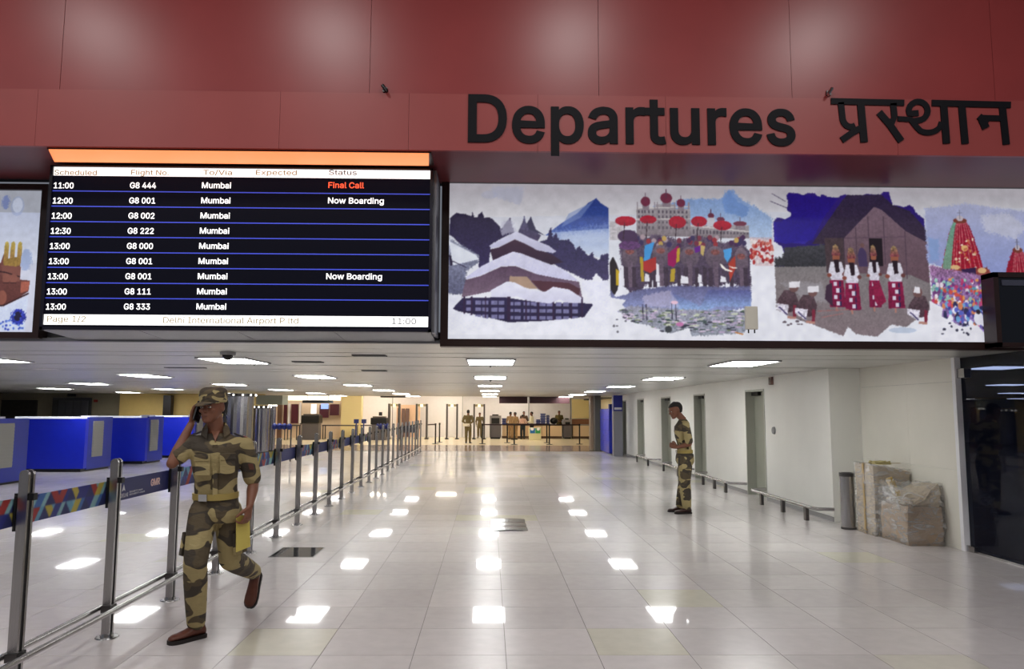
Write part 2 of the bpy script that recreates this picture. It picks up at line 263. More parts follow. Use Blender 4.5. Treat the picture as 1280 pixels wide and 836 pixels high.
'e':(404,['212,-8 177,-5 145,3 117,16 92,35 72,58 56,85 44,116 37,150 34,187 36,224 44,258 55,290 71,317 91,340 115,359 142,373 172,382 205,384 226,383 246,380 266,374 285,366 303,355 319,341 334,324 347,305 357,282 365,256 370,227 371,194 371,169 75,169 75,221 338,221 310,202 308,226 304,248 298,269 288,286 277,301 263,314 246,323 227,328 205,330 183,328 164,323 146,313 131,301 119,286 109,270 102,251 97,231 96,211 96,178 98,151 102,127 110,106 121,88 135,73 151,61 169,53 190,48 212,46 227,47 241,49 254,53 265,58 276,65 285,73 294,82 300,93 306,105 365,91 358,72 348,55 335,39 320,26 302,14 283,4 261,-3 237,-7']),
'g':(425,['207,-151 180,-149 156,-146 134,-140 114,-132 97,-122 82,-110 70,-97 59,-84 51,-69 101,-41 122,-66 131,-74 142,-82 154,-88 169,-93 187,-96 207,-97 236,-95 261,-87 282,-75 298,-58 308,-34 311,-6 311,68 306,68 287,41 277,32 266,23 252,16 236,10 217,6 195,5 165,7 138,14 113,27 90,43 71,65 55,90 43,120 36,154 34,191 36,229 43,263 55,293 71,320 90,342 112,361 138,374 166,382 196,384 218,383 237,379 253,373 267,365 279,356 288,346 308,319 313,319 313,379 372,379 372,-9 370,-40 363,-67 350,-90 334,-109 314,-124 291,-136 265,-144 237,-149','205,59 227,61 246,66 264,75 278,87 290,103 300,121 307,142 311,166 312,193 311,219 307,242 300,264 291,283 279,299 264,312 247,322 227,328 205,330 182,328 163,322 145,312 130,298 118,282 109,262 102,241 98,218 96,193 98,167 102,144 109,123 118,104 131,88 145,76 163,66 183,61']),
'h':(410,['114,227 114,0 53,0 53,509 114,509 114,287 102,287 116,319 132,344 152,362 175,374 200,382 227,384 252,383 275,377 295,369 313,356 328,340 341,321 350,298 355,271 357,240 357,0 296,0 296,235 293,263 286,286 273,304 256,318 235,326 210,329 192,328 176,324 161,317 147,308 136,297 126,283 119,266 115,248']),
'i':(167,['53,0 53,379 114,379 114,0','84,443 73,444 63,448 54,455 47,463 43,472 41,483 43,494 47,504 54,512 63,518 73,522 84,524 95,522 105,518 114,512 121,504 125,494 126,483 125,472 121,463 114,455 105,448 95,444']),
'k':(381,['110,137 110,212 121,212 284,379 360,379 184,199 177,199','53,0 53,509 114,509 114,0','294,0 148,186 191,229 372,0']),
'l':(189,['139,-2 112,0 91,8 74,20 62,37 55,59 53,84 53,509 114,509 114,99 114,83 117,71 120,62 126,57 135,53 146,52 160,53 170,54 181,3 162,-1']),
'm':(610,['53,0 53,379 112,379 112,295 108,295 114,314 122,331 132,346 144,358 158,368 172,376 187,382 203,385 219,386 245,383 268,375 287,361 303,342 314,320 321,295 312,295 318,312 326,329 337,343 350,356 364,366 381,375 398,381 417,385 437,386 458,385 478,380 497,372 514,361 529,346 541,328 550,307 555,283 557,255 557,0 496,0 496,254 493,279 485,298 473,313 456,323 438,329 419,330 402,329 387,326 374,320 363,312 353,302 345,290 340,277 336,263 335,247 335,0 274,0 274,260 272,280 265,297 253,311 238,322 220,328 199,330 185,329 171,326 158,320 145,312 135,302 126,289 119,274 115,257 114,238 114,0']),
'n':(410,['114,227 114,0 53,0 53,379 112,379 112,287 102,287 116,319 132,344 152,362 175,374 200,382 227,384 252,383 275,377 295,369 313,356 328,340 341,321 350,298 355,271 357,240 357,0 296,0 296,235 293,263 286,286 273,304 256,318 235,326 210,329 192,328 176,324 161,317 147,308 136,297 126,283 119,266 115,248']),
'o':(415,['207,-8 174,-5 144,3 117,16 93,35 72,58 56,85 44,116 37,150 34,187 37,225 44,260 56,291 72,318 93,341 117,360 144,374 174,382 207,384 241,382 271,374 299,360 323,341 343,318 359,291 371,260 379,225 381,187 379,150 371,116 359,85 343,58 323,35 299,16 271,3 241,-5','207,46 231,49 252,55 270,66 285,80 298,97 307,117 314,139 318,163 319,187 318,212 314,236 307,258 298,278 285,296 270,310 252,321 231,328 207,330 184,328 163,321 145,310 130,296 118,278 108,258 102,236 98,212 96,187 98,163 102,139 108,117 118,97 130,80 145,66 163,55 184,49']),
'p':(424,['53,-143 53,379 112,379 112,319 118,319 137,346 147,355 158,364 171,373 188,379 207,383 229,384 259,382 287,374 313,361 335,342 354,320 370,293 381,261 388,227 390,189 388,151 381,116 370,84 355,57 336,34 313,16 288,3 260,-6 229,-8 208,-7 189,-3 173,4 159,12 147,21 138,31 118,59 114,59 114,-143','220,47 242,49 262,55 279,66 294,80 306,97 316,117 323,139 327,163 328,189 327,215 323,239 316,261 307,281 295,298 280,311 262,322 243,328 220,330 198,328 178,322 161,312 147,299 134,282 125,263 118,241 114,216 113,189 114,162 118,138 125,115 135,95 147,78 162,65 179,55 198,49']),
'r':(259,['53,0 53,379 112,379 112,321 115,321 124,339 137,354 152,367 171,377 191,383 213,385 229,384 243,384 243,322 230,324 207,326 190,324 174,321 159,315 146,306 135,296 126,284 119,269 115,254 114,237 114,0']),
's':(365,['182,-8 157,-7 133,-3 112,3 93,12 76,24 62,38 50,54 41,73 36,94 94,107 101,87 111,72 124,60 141,52 160,47 181,45 206,47 227,53 244,62 258,74 265,88 268,103 266,115 262,126 254,136 243,144 229,150 212,155 149,170 118,180 92,192 72,208 58,227 50,249 47,274 49,295 55,314 65,332 79,347 95,360 115,370 137,378 161,383 187,384 212,383 234,379 254,372 271,363 286,352 299,339 309,324 318,308 324,290 268,277 262,291 254,304 243,316 228,325 210,331 187,333 166,331 147,326 131,317 119,305 111,292 109,277 110,264 115,253 124,243 136,235 152,229 172,223 229,209 261,200 287,187 306,171 320,153 328,131 331,107 329,85 323,65 312,47 298,31 281,18 260,6 236,-2 210,-7']),
't':(227,['204,379 204,327 6,327 6,379','65,471 126,471 126,98 127,83 130,70 136,61 144,55 156,51 170,50 185,51 202,54 213,2 192,-3 168,-4 138,-1 113,7 92,21 77,41 68,64 65,93']),
'u':(410,['182,-5 158,-3 135,2 115,11 97,23 82,39 69,59 60,82 54,109 53,139 53,379 114,379 114,144 116,117 124,94 137,75 154,61 175,53 200,50 218,51 234,55 249,62 263,71 274,83 283,97 290,113 295,132 296,153 296,379 357,379 357,0 298,0 298,92 307,92 294,60 277,35 257,17 234,5 209,-3']),
'w':(567,['138,0 23,379 87,379 133,214 154,137 175,41 165,41 186,135 206,214 252,379 316,379 362,214 382,136 402,41 391,41 413,135 434,214 480,379 545,379 429,0 368,0 319,172 305,225 291,280 277,338 291,338 277,280 263,225 248,172 199,0']),
'x':(379,['21,0 171,218 171,171 29,379 100,379 147,306 179,253 207,206 175,206 202,253 233,306 282,379 352,379 209,169 209,214 358,0 287,0 231,85 200,136 173,182 205,182 178,136 148,85 91,0']),
}

GCACHE = {}
def glyph_tris(ch, offset):
    """triangles of one character, strokes thickened by offset; overlapping outlines are merged"""
    if (ch, offset) in GCACHE: return GCACHE[(ch, offset)]
    from mathutils.geometry import delaunay_2d_cdt
    loops = []
    for c in GLYPHS[ch][1]:
        pts = [Vector(tuple(int(q) / 1000 for q in p.split(','))) for p in c.split(' ')]
        if offset:
            n = len(pts); new = []
            for i in range(n):
                d0 = (pts[i] - pts[i-1]).normalized(); d1 = (pts[(i+1) % n] - pts[i]).normalized()
                mm = Vector((-d0.y - d1.y, d0.x + d1.x))
                mm = mm / max(.6, mm.length_squared / 2) if mm.length > .3 else Vector((-d0.y, d0.x))
                new.append(pts[i] + mm * offset)
            pts = new
        loops.append(pts)
    vs, es = [], []
    for l in loops:
        k = len(vs); vs += l; es += [(k + i, k + (i + 1) % len(l)) for i in range(len(l))]
    if not vs: GCACHE[(ch, offset)] = ([], []); return [], []
    ov, oe, of, *_ = delaunay_2d_cdt(vs, es, [], 0, 1e-5)
    segs = [(a, b) for l in loops for a, b in zip(l, l[1:] + l[:1])]
    keep = []
    for f in of:
        cx = sum(ov[i].x for i in f) / len(f); cy = sum(ov[i].y for i in f) / len(f) + 1.3e-6; w = 0
        for a, b in segs:
            if (a.y <= cy) != (b.y <= cy):
                if a.x + (cy - a.y) / (b.y - a.y) * (b.x - a.x) > cx: w += 1 if b.y > a.y else -1
        if w: keep.append(tuple(f))
    GCACHE[(ch, offset)] = ([tuple(v) for v in ov], keep); return GCACHE[(ch, offset)]
def text_mesh(body, offset=0.0, spacing=1.0):
    x = 0; V, F = [], []
    for ch in body:
        v, f = glyph_tris(ch, offset); n = len(V)
        V += [(x + p[0], p[1]) for p in v]; F += [tuple(i + n for i in t) for t in f]
        x += GLYPHS[ch][0] / 1000 * spacing
    used = sorted({i for f in F for i in f}); ix = {u: k for k, u in enumerate(used)}
    return [V[u] for u in used], [tuple(ix[i] for i in f) for f in F]
def text(name, body, m, p0, width, height, parent, offset=0.0, depth=0.004, ux=(1, 0, 0), uz=(0, 0, 1), nrm=(0, -1, 0), spacing=1.0, cap=0.517, base=None):
    """lettering with its left baseline at p0, total width and capital height given"""
    V, fs = text_mesh(body, offset, spacing)
    x0, x1 = min(v[0] for v in V), max(v[0] for v in V)
    sx = width / (x1 - x0); sz = height / cap
    ux, uz, nn, p0 = Vector(ux), Vector(uz), Vector(nrm), Vector(p0) - ORG[parent]
    flat = [p0 + ux * ((v[0] - x0) * sx) + uz * (v[1] * sz) for v in V]
    vs = [tuple(p + nn * depth) for p in flat]
    # thin sides so that the letters stand off the sheet
    n = len(vs); cnt = {}
    for f in fs:
        for a, b in zip(f, f[1:] + f[:1]): cnt[(a, b)] = 1
    rim = [(a, b) for a, b in cnt if (b, a) not in cnt]
    vs += [tuple(p) for p in flat]; fs += [(b, a, a + n, b + n) for a, b in rim]
    out = bpy.data.meshes.new(name); out.from_pydata(vs, [], fs)
    return link_mesh(name, out, m, parent)

# ---- painted sheets: a picture laid down colour by colour into the points of a fine grid
class Paint:
    def __init__(s, x0, y0, x1, y1, sc=1.3, col=(220, 222, 235)):
        s.x0, s.y0, s.x1, s.y1, s.sc = x0, y0, x1, y1, sc
        s.W = int((x1 - x0) * sc) + 1; s.H = int((y1 - y0) * sc) + 1
        s.a = np.ones((s.H, s.W, 3)) * np.array(col, float)
        s.X, s.Y = np.meshgrid(x0 + np.arange(s.W) / sc, y0 + np.arange(s.H) / sc)
        s.T = (0, 0, 1.0)
        g = RNG.random((s.H // 3 + 3, s.W // 3 + 3)); g = np.kron(g, np.ones((3, 3)))[:s.H, :s.W]
        s.noi = (g + RNG.random((s.H, s.W))) / 2 - .5
    def t(s, pts): ox, oy, k = s.T; return [(ox + x * k, oy + y * k) for x, y in pts]
    def mask(s, pts, rough=0.0):
        X, Y = s.X, s.Y
        if rough: X = X + s.noi * rough; Y = Y + np.roll(s.noi, 7, 1) * rough
        ins = np.zeros(X.shape, bool); n = len(pts)
        for i in range(n):
            (xa, ya), (xb, yb) = pts[i], pts[(i + 1) % n]
            if ya == yb: continue
            c = ((ya > Y) != (yb > Y)) & (X < (xb - xa) * (Y - ya) / (yb - ya) + xa); ins ^= c
        return ins
    def put(s, m, col, col2=None, var=0.0, al=1.0):
        c = np.array(col, float)
        if not m.any(): return
        ys = s.Y[m]
        if col2 is not None:
            t = ((ys - ys.min()) / max(1e-6, ys.max() - ys.min()))[:, None]; cc = c * (1 - t) + np.array(col2, float) * t
        else: cc = np.repeat(c[None], m.sum(), 0)
        if var: cc = cc * (1 + var * 2 * s.noi[m][:, None])
        s.a[m] = s.a[m] * (1 - al) + cc * al
    def poly(s, pts, col, col2=None, var=0.02, rough=0.0, al=1.0): s.put(s.mask(s.t(pts), rough), col, col2, var, al)
    def rect(s, x0, y0, x1, y1, col, **k): s.poly([(x0,y0),(x1,y0),(x1,y1),(x0,y1)], col, **k)
    def oval(s, cx, cy, rx, ry, col, col2=None, var=0.03, al=1.0, rough=0.0, half=0):
        (cx, cy), = s.t([(cx, cy)]); k = s.T[2]; rx *= k; ry *= k
        m = ((s.X + s.noi * rough - cx) / rx) ** 2 + ((s.Y - cy) / ry) ** 2 <= 1
        if half: m &= s.Y < cy
        s.put(m, col, col2, var, al)
    def line(s, x0, y0, x1, y1, w, col, **k):
        d = math.hypot(x1-x0, y1-y0) or 1; nx, ny = -(y1-y0)/d*w/2, (x1-x0)/d*w/2
        s.poly([(x0+nx,y0+ny),(x1+nx,y1+ny),(x1-nx,y1-ny),(x0-nx,y0-ny)], col, **k)
    def dots(s, x0, y0, x1, y1, n, r, cols, seed=1):
        g = random.Random(seed)
        for _ in range(n):
            s.oval(g.uniform(x0, x1), g.uniform(y0, y1), g.uniform(.5, 1) * r[0], g.uniform(.5, 1) * r[1], g.choice(cols), var=.1)
    def soft(s, k=1):
        for _ in range(k):
            a = s.a; p = np.pad(a, ((1,1),(1,1),(0,0)), 'edge')
            s.a = (p[1:-1,1:-1]*4 + p[:-2,1:-1] + p[2:,1:-1] + p[1:-1,:-2] + p[1:-1,2:]) / 8
    def sheet(s, name, m, org, ux, uz, w, h, parent):
        """lower left corner org, unit vectors ux, uz"""
        s.soft(2); H, W = s.H, s.W
        g = RNG.random((H // 9 + 3, W // 9 + 3)); yy, xx = np.arange(H) / 9, np.arange(W) / 9; yi, xi = yy.astype(int), xx.astype(int); fy, fx = (yy - yi)[:, None], (xx - xi)[None]
        lo = (g[yi][:, xi] * (1-fy) * (1-fx) + g[yi+1][:, xi] * fy * (1-fx) + g[yi][:, xi+1] * (1-fy) * fx + g[yi+1][:, xi+1] * fy * fx) - .5
        s.a = s.a * (1 + .07 * lo[..., None])
        u = np.linspace(0, w, W); v = np.linspace(h, 0, H); U, V = np.meshgrid(u, v)
        o = np.array(Vector(org) - ORG[parent]); co = o + U[..., None] * np.array(ux) + V[..., None] * np.array(uz)
        idx = np.arange(H * W).reshape(H, W)
        q = np.stack([idx[1:, :-1], idx[1:, 1:], idx[:-1, 1:], idx[:-1, :-1]], -1).reshape(-1, 4)
        me = bpy.data.meshes.new(name)
        me.vertices.add(H * W); me.vertices.foreach_set('co', co.reshape(-1).astype(np.float32))
        me.loops.add(q.size); me.loops.foreach_set('vertex_index', q.reshape(-1).astype(np.int32))
        me.polygons.add(len(q)); me.polygons.foreach_set('loop_start', (np.arange(len(q)) * 4).astype(np.int32))
        me.update(calc_edges=True)
        c = np.clip(s.a / 255, 0, 1); c = np.where(c <= .04045, c / 12.92, ((c + .055) / 1.055) ** 2.4)
        at = me.color_attributes.new('Col', 'FLOAT_COLOR', 'POINT')
        at.data.foreach_set('color', np.concatenate([c, np.ones((H, W, 1))], 2).reshape(-1).astype(np.float32))
        return link_mesh(name, me, m, parent)

# ---------------------------------------------------------------- materials
M_grout = mat('grout', (108, 104, 100), 0.7)
M_wall = mat('wall_paint', (234, 234, 228), 0.42, var=0.03, vscale=1.2)
M_cream = mat('cream_paint', (238, 228, 196), 0.5, var=0.02)
M_yellow = mat('yellow_paint', (226, 196, 120), 0.5, var=0.03)
M_white = mat('white_panel', (238, 236, 240), 0.4, var=0.02)
M_steel = mat('brushed_steel', (170, 168, 168), 0.26, 1.0, var=0.06, vscale=20, stretch=(8, 8, .4))
M_steel_d = mat('dark_steel', (92, 90, 90), 0.35, 1.0)
M_chrome = mat('polished_steel', (205, 205, 205), 0.12, 1.0)
M_black = mat('black_plastic', (20, 20, 22), 0.4)
M_frame = mat('dark_brown_frame', (44, 26, 24), 0.35, var=0.1)
M_grey = mat('grey_metal', (150, 150, 152), 0.4, 0.3)
M_dgrey = mat('dark_grey', (66, 66, 68), 0.5)
M_lens = mat('lit_diffuser', (255, 255, 252), 0.5, emit=(252, 252, 250), estr=PANEL_E)
M_lensw = mat('lit_diffuser_warm', (255, 240, 215), 0.5, emit=(255, 242, 222), estr=PANEL_E * .8)

def tile_mat():
    m = bpy.data.materials.new('polished_tile'); m.use_nodes = True
    nt = m.node_tree; N = nt.nodes; L = nt.links; b = N['Principled BSDF']
    geo = N.new('ShaderNodeNewGeometry')
    sn = N.new('ShaderNodeVectorMath'); sn.operation = 'SUBTRACT'; sn.inputs[1].default_value = (TX0, TY0, 0)
    dv = N.new('ShaderNodeVectorMath'); dv.operation = 'SCALE'; dv.inputs['Scale'].default_value = 1 / TS
    fl = N.new('ShaderNodeVectorMath'); fl.operation = 'FLOOR'
    L.new(geo.outputs['Position'], sn.inputs[0]); L.new(sn.outputs[0], dv.inputs[0]); L.new(dv.outputs[0], fl.inputs[0])
    wn = N.new('ShaderNodeTexWhiteNoise'); wn.noise_dimensions = '2D'; L.new(fl.outputs[0], wn.inputs['Vector'])
    r = N.new('ShaderNodeValToRGB'); e = r.color_ramp.elements
    e[0].position = 0; e[0].color = (*lin((202, 196, 195)), 1)
    e[1].position = 0.90; e[1].color = (*lin((213, 207, 206)), 1)
    k = e.new(0.955); k.color = (*lin((208, 203, 200)), 1)
    k = e.new(0.965); k.color = (*lin((210, 206, 188)), 1)
    L.new(wn.outputs['Value'], r.inputs[0])
    n = N.new('ShaderNodeTexNoise'); n.inputs['Scale'].default_value = 9; n.inputs['Detail'].default_value = 6
    L.new(geo.outputs['Position'], n.inputs['Vector'])
    mr = N.new('ShaderNodeMapRange'); mr.inputs[1].default_value = .3; mr.inputs[2].default_value = .7; mr.inputs[3].default_value = .955; mr.inputs[4].default_value = 1.03
    L.new(n.outputs[0], mr.inputs[0])
    s = N.new('ShaderNodeVectorMath'); s.operation = 'SCALE'; L.new(r.outputs[0], s.inputs[0]); L.new(mr.outputs[0], s.inputs['Scale'])
    L.new(s.outputs[0], b.inputs['Base Color'])
    b.inputs['Roughness'].default_value = 0.27; b.inputs['IOR'].default_value = 1.42
    b.inputs['Coat Weight'].default_value = 0.50; b.inputs['Coat Roughness'].default_value = 0.035; b.inputs['Coat IOR'].default_value = 1.5
    n2 = N.new('ShaderNodeTexNoise'); n2.inputs['Scale'].default_value = 2.2; n2.inputs['Detail'].default_value = 2
    L.new(geo.outputs['Position'], n2.inputs['Vector'])
    bp = N.new('ShaderNodeBump'); bp.inputs['Strength'].default_value = 0.015; bp.inputs['Distance'].default_value = 0.02
    L.new(n2.outputs[0], bp.inputs['Height']); L.new(bp.outputs[0], b.inputs['Normal'])
    return m
TS = 0.611; TX0 = 0.1205; TY0 = 5.13
M_tile = tile_mat()

# ---------------------------------------------------------------- floor
YF = 30.6
floor = MB().box(-24, 9, -3.5, YF, -0.2, -0.002).build('floor', M_grout, org=(0, 0, 0)); tag(floor, kind='structure')
tiles = []
i0, i1 = int((-17.5 - TX0) / TS), int((5.6 - TX0) / TS)
for j in range(-14, 42):
    y0 = TY0 + j * TS
    for i in range(i0, i1 + 1):
        x0 = TX0 + i * TS
        if y0 + TS > YF: continue
        c = Vector((x0 + TS/2, y0 + TS/2, 0)) - Vector((0, 0, CAM_H)); q = CAM_R.transposed() @ c
        px = 640 - SHIFT * 1280 + FPX * q.x / max(.01, -q.z); py = 418 - FPX * q.y / max(.01, -q.z)
        vis = -q.z > 0 and -20 < px < 1300 and py < 850
        tiles.append((0 if vis else 1, y0 * y0 + (x0 + 0.3) ** 2, i, j, x0, y0))
tiles.sort()
g = 0.0022
tm = None; restv = MB()
HATCH = {(-4, 2), (0, 6)}
for n, (v, d, i, j, x0, y0) in enumerate(tiles):
    if n < 300:
        if tm is None: tm = MB().box(g, TS - g, g, TS - g, -0.002, 0).mesh('floor_tile'); tm.materials.append(M_tile)
        o = bpy.data.objects.new('floor_tile', tm); COL.objects.link(o); o.parent = floor; o.location = (x0, y0, 0)
    else: restv.box(x0 + g, x0 + TS - g, y0 + g, y0 + TS - g, -0.002, 0)
o = restv.build('floor_tiles', M_tile, floor); tag(o, kind='stuff')
# the security hall beyond has a floor of its own: a darker granite strip and then pale stone
M_granite = mat('brown_granite', (150, 128, 116), 0.16, var=0.06, vscale=3)
M_stone = mat('pale_stone', (226, 214, 184), 0.2, var=0.04, vscale=2)
tag(MB().box(-24, 9, YF, 35.8, -0.2, 0).build('floor', M_granite, org=(0, 33, 0)), kind='structure')
tag(MB().box(-24, 9, 35.8, 49, -0.2, 0).build('floor', M_stone, org=(0, 42, 0)), kind='structure')

# ---------------------------------------------------------------- low ceiling beyond the red fascia
CZ = 2.265; YC0, YC1 = 7.47, 34.8
M_ceil = mat('ceiling_metal', (200, 200, 196), 0.3, 0.4, var=0.10, vscale=1.5, stretch=(.25, 3.5, 1))
ceil = MB().box(-22, 5.75, YC0, YC1, CZ + 0.05, CZ + 0.12).build('ceiling', M_dgrey, org=(0, 20, CZ)); tag(ceil, kind='structure')
PL = 0.61
pm = MB().box(-22, 5.72, 0.010, PL - 0.010, 0, 0.05).mesh('ceiling_plank'); pm.materials.append(M_ceil)
for k in range(int((YC1 - YC0) / PL)):
    o = bpy.data.objects.new('ceiling_plank', pm); COL.objects.link(o); o.parent = ceil
    o.location = (0, YC0 + k * PL - 20, 0 + (0.0015 if k % 3 else 0)); o.rotation_euler.x = R(RNG.uniform(-.35, .35)); ORG[o] = Vector((0, 0, 0))
ROWN = ['first row', 'second row', 'third row', 'fourth row', 'fifth row', 'sixth row']
CN = {-4: 'farthest left column', -3: 'third column left of the walkway', -2: 'second column left of the walkway', -1: 'first column left of the walkway',
      0: 'centre column above the walkway', 1: 'column nearest the white door wall'}
lamp = None
for k, cx in ((0, 0.02), (-1, -3.40), (1, 3.42), (-2, -6.7), (-3, -10.3), (-4, -13.9)):
    for j, cy in enumerate((10.05, 14.75, 19.5, 24.3, 29.2, 33.6)):
        if k == -4 and j < 2: continue
        lb = 'lit ceiling panel, %s from the board, %s' % (ROWN[j], CN[k])
        if lamp is None:
            lamp = thing('ceiling_light', (cx, cy, CZ - 0.018), lb, 'light', 'lit panels in the low ceiling')
            fr = MB(); w, l = .30, .54
            fr.box(cx-w-.02, cx+w+.02, cy-l-.02, cy-l, CZ-.018, CZ); fr.box(cx-w-.02, cx+w+.02, cy+l, cy+l+.02, CZ-.018, CZ)
            fr.box(cx-w-.02, cx-w, cy-l, cy+l, CZ-.018, CZ); fr.box(cx+w, cx+w+.02, cy-l, cy+l, CZ-.018, CZ)
            fr.build('frame', M_grey, lamp); MB().box(cx-w, cx+w, cy-l, cy+l, CZ-.014, CZ-.006).build('diffuser', M_lens, lamp)
        else: copy_tree(lamp, None, (cx, cy, CZ - 0.018), lb)
# small ceiling fittings
n = 0
for (px, py) in ((613, 456), (613, 475), (921, 457), (843, 474), (318, 454), (400, 473)):
    p = G(px, py, CZ)
    s = MB().cyl((p.x, p.y, CZ), (p.x, p.y, CZ - .01), .03).cyl((p.x, p.y, CZ - .01), (p.x, p.y, CZ - .035), .012)
    o = s.build('sprinkler', M_steel_d, org=(p.x, p.y, CZ))
    tag(o, ['small dark sprinkler head below the nearest centre ceiling light', 'small dark sprinkler head below the second centre ceiling light',
            'small sprinkler head at the light nearest the alarm on the white wall', 'small sprinkler head at the second light before the white wall',
            'small sprinkler head beside the light right of the dome camera', 'small sprinkler head at the second light left of the walkway'][n], 'sprinkler'); n += 1
p = G(285, 440, CZ)
cc = thing('dome_camera', (p.x, p.y, CZ - .1), 'black dome camera on the low ceiling below the departures board', 'camera')
MB().cyl((p.x, p.y, CZ), (p.x, p.y, CZ - .035), .09, .085, 20).build('base', M_grey, cc, auto=True)
MB().ell((p.x, p.y, CZ - .035), (.062, .062, .06), None, 16, 10).build('dome', mat('smoked_dome', (14, 14, 16), 0.08), cc, smooth=True)
p = G(232, 460, CZ)
for n, (px, py, ww) in enumerate(((232, 459, .30), (58, 461, .18), (462, 444, .2), (468, 463, .2), (385, 452, .2))):
    p = G(px, py, CZ)
    o = MB().box(p.x-ww, p.x+ww, p.y-.09, p.y+.09, CZ-.012, CZ).build('air_vent', M_dgrey if n != 1 else M_white, org=(p.x, p.y, CZ))
    tag(o, ['dark slot vent in the ceiling above the guard on the phone', 'small pale square plate in the ceiling near the left edge',
            'dark slot vent in the ceiling just under the right end of the departures board', 'dark slot vent in the ceiling left of the centre lights, farther in',
            'dark slot vent in the ceiling above the queue railing'][n], 'vent')

# ---------------------------------------------------------------- white door wall on the right
XW = 5.10
doors = [(13.84, 14.87), (17.68, 18.65), (21.05, 22.2), (24.7, 25.8), (27.9, 28.9)]
wr = MB(); ys = [11.18]
for a, b in doors: ys += [a, b]
ys.append(31.2)
for a, b in zip(ys[0::2], ys[1::2]): wr.box(XW, XW + .16, a, b, 0, CZ + .02)
for a, b in doors: wr.box(XW, XW + .16, a, b, 2.04, CZ + .02)
wr.box(XW + .16, 5.75, 11.18, 11.34, 0, CZ + .02)
wr.build('wall_right', M_wall, org=(XW, 11.18, 0)); wr_o = bpy.data.objects['wall_right']; tag(wr_o, kind='structure')
M_door = mat('grey_green_door', (150, 152, 138), 0.4, var=0.03)
for n, (a, b) in enumerate(doors):
    d = thing('door_%d' % (n + 1), (XW + .1, (a + b) / 2, 0), kind='structure')
    MB().box(XW + .165, XW + .20, a - .05, b + .05, 0, 2.06).build('door_leaf', M_door, d)
    f = MB(); f.box(XW - .012, XW + .17, a - .0, a + .035, 0, 2.04).box(XW - .012, XW + .17, b - .035, b, 0, 2.04).box(XW - .012, XW + .17, a, b, 2.005, 2.04)
    f.build('door_frame', mat('door_frame_grey', (176, 178, 168), 0.35, 0.2), d)
    MB().box(XW + .10, XW + .164, b - .40, b - .06, 1.93, 2.0).build('door_closer', M_black, d)
    MB().box(XW + .13, XW + .164, a + .07, a + .11, 1.0, 1.25).build('door_handle', M_steel, d)
    if n < 2: MB().box(XW + .145, XW + .164, a + .22, a + .42, 1.45, 1.72).build('door_notice', mat('notice_red', (140, 70, 60), 0.5), d)
# baseboard
bb = MB()
for a, b in zip(ys[0::2], ys[1::2]): bb.box(XW - .012, XW, a, b, 0, .07)
bb.build('baseboard_right', M_grey, org=(XW, 20, 0)); tag(bpy.data.objects['baseboard_right'], kind='structure')
# cream panelled wall between the column and the glass
XP = 5.57; ya, yb = 8.86, 11.18
pw = MB().box(XP + .02, XP + .06, ya, yb, 0, CZ + .02).build('wall_side', M_dgrey, org=(XP, 10, 0)); tag(pw, kind='structure')
M_pan = mat('cream_cladding', (228, 225, 214), 0.32, var=0.03, vscale=2)
ycuts = [ya + .06, 9.93, yb]; zc = [0, .66, 1.99, CZ + .02]; zc = [0.0, .93, 1.98, CZ + .02]
for a, b in zip(ycuts, ycuts[1:]):
    for c, d in zip(zc, zc[1:]):
        MB().box(XP, XP + .02, a + .0015, b - .0015, c + .0015, d - .0015).build('wall_panel', M_pan, pw)
MB().box(XP - .006, XP + .065, ya - .004, ya + .06, 0, CZ + .02).build('edge_trim', mat('white_trim', (236, 236, 240), 0.3), pw)

# dark glass wall beside the walkway, a dark room behind it
M_glass = mat('dark_glass', (6, 9, 20), 0.03, ior=1.5)
def tint_mat():
    m = bpy.data.materials.new('tinted_glass'); m.use_nodes = True; nt = m.node_tree; N = nt.nodes; L = nt.links
    b = N['Principled BSDF']; out = N['Material Output']; b.inputs['Base Color'].default_value = (.004, .006, .016, 1); b.inputs['Roughness'].default_value = .02; b.inputs['IOR'].default_value = 1.5
    tr = N.new('ShaderNodeBsdfTransparent'); tr.inputs[0].default_value = (.55, .6, .75, 1); mx = N.new('ShaderNodeMixShader'); mx.inputs[0].default_value = .5
    L.new(tr.outputs[0], mx.inputs[1]); L.new(b.outputs[0], mx.inputs[2]); L.new(mx.outputs[0], out.inputs[0]); return m
M_tint = tint_mat()
M_nl = mat('lit_diffuser_dim', (255, 255, 255), .5, emit=(250, 252, 255), estr=5)
nlm = None
for n, (px, py, hw) in enumerate(((1247, 459, .26), (1260, 480.5, .32), (1271, 491, .42), (1280, 498, .55))):
    q = G(px, py, CZ); lb = ['first and largest lit panel seen through the dark glass wall at right', 'second lit panel seen through the dark glass wall', 'third lit panel seen through the dark glass wall', 'smallest, lowest lit panel seen through the dark glass wall'][n]
    t = thing('ceiling_light', (q.x, q.y, CZ), lb, 'light', 'lit panels in the dark room behind the glass')
    MB().box(q.x - hw, q.x + hw, q.y - .3, q.y + .3, CZ - .02, CZ).build('diffuser', M_nl, t); MB().box(q.x - hw - .02, q.x + hw + .02, q.y - .32, q.y + .32, CZ - .004, CZ + .02).build('frame', M_dgrey, t)
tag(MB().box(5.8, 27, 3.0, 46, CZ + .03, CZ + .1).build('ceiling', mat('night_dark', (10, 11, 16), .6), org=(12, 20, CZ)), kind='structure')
gw = thing('window_1', (5.7, 6.5, 0), kind='structure')
for a, b in ((7.0, 8.84), (5.1, 6.99), (3.2, 5.09)):
    MB().box(5.625, 5.637, a, b, 0.02, 2.26).build('glass_pane', M_tint, gw)
MB().box(5.61, 5.65, 3.2, 8.84, 0, .02).build('floor_channel', M_steel, gw)
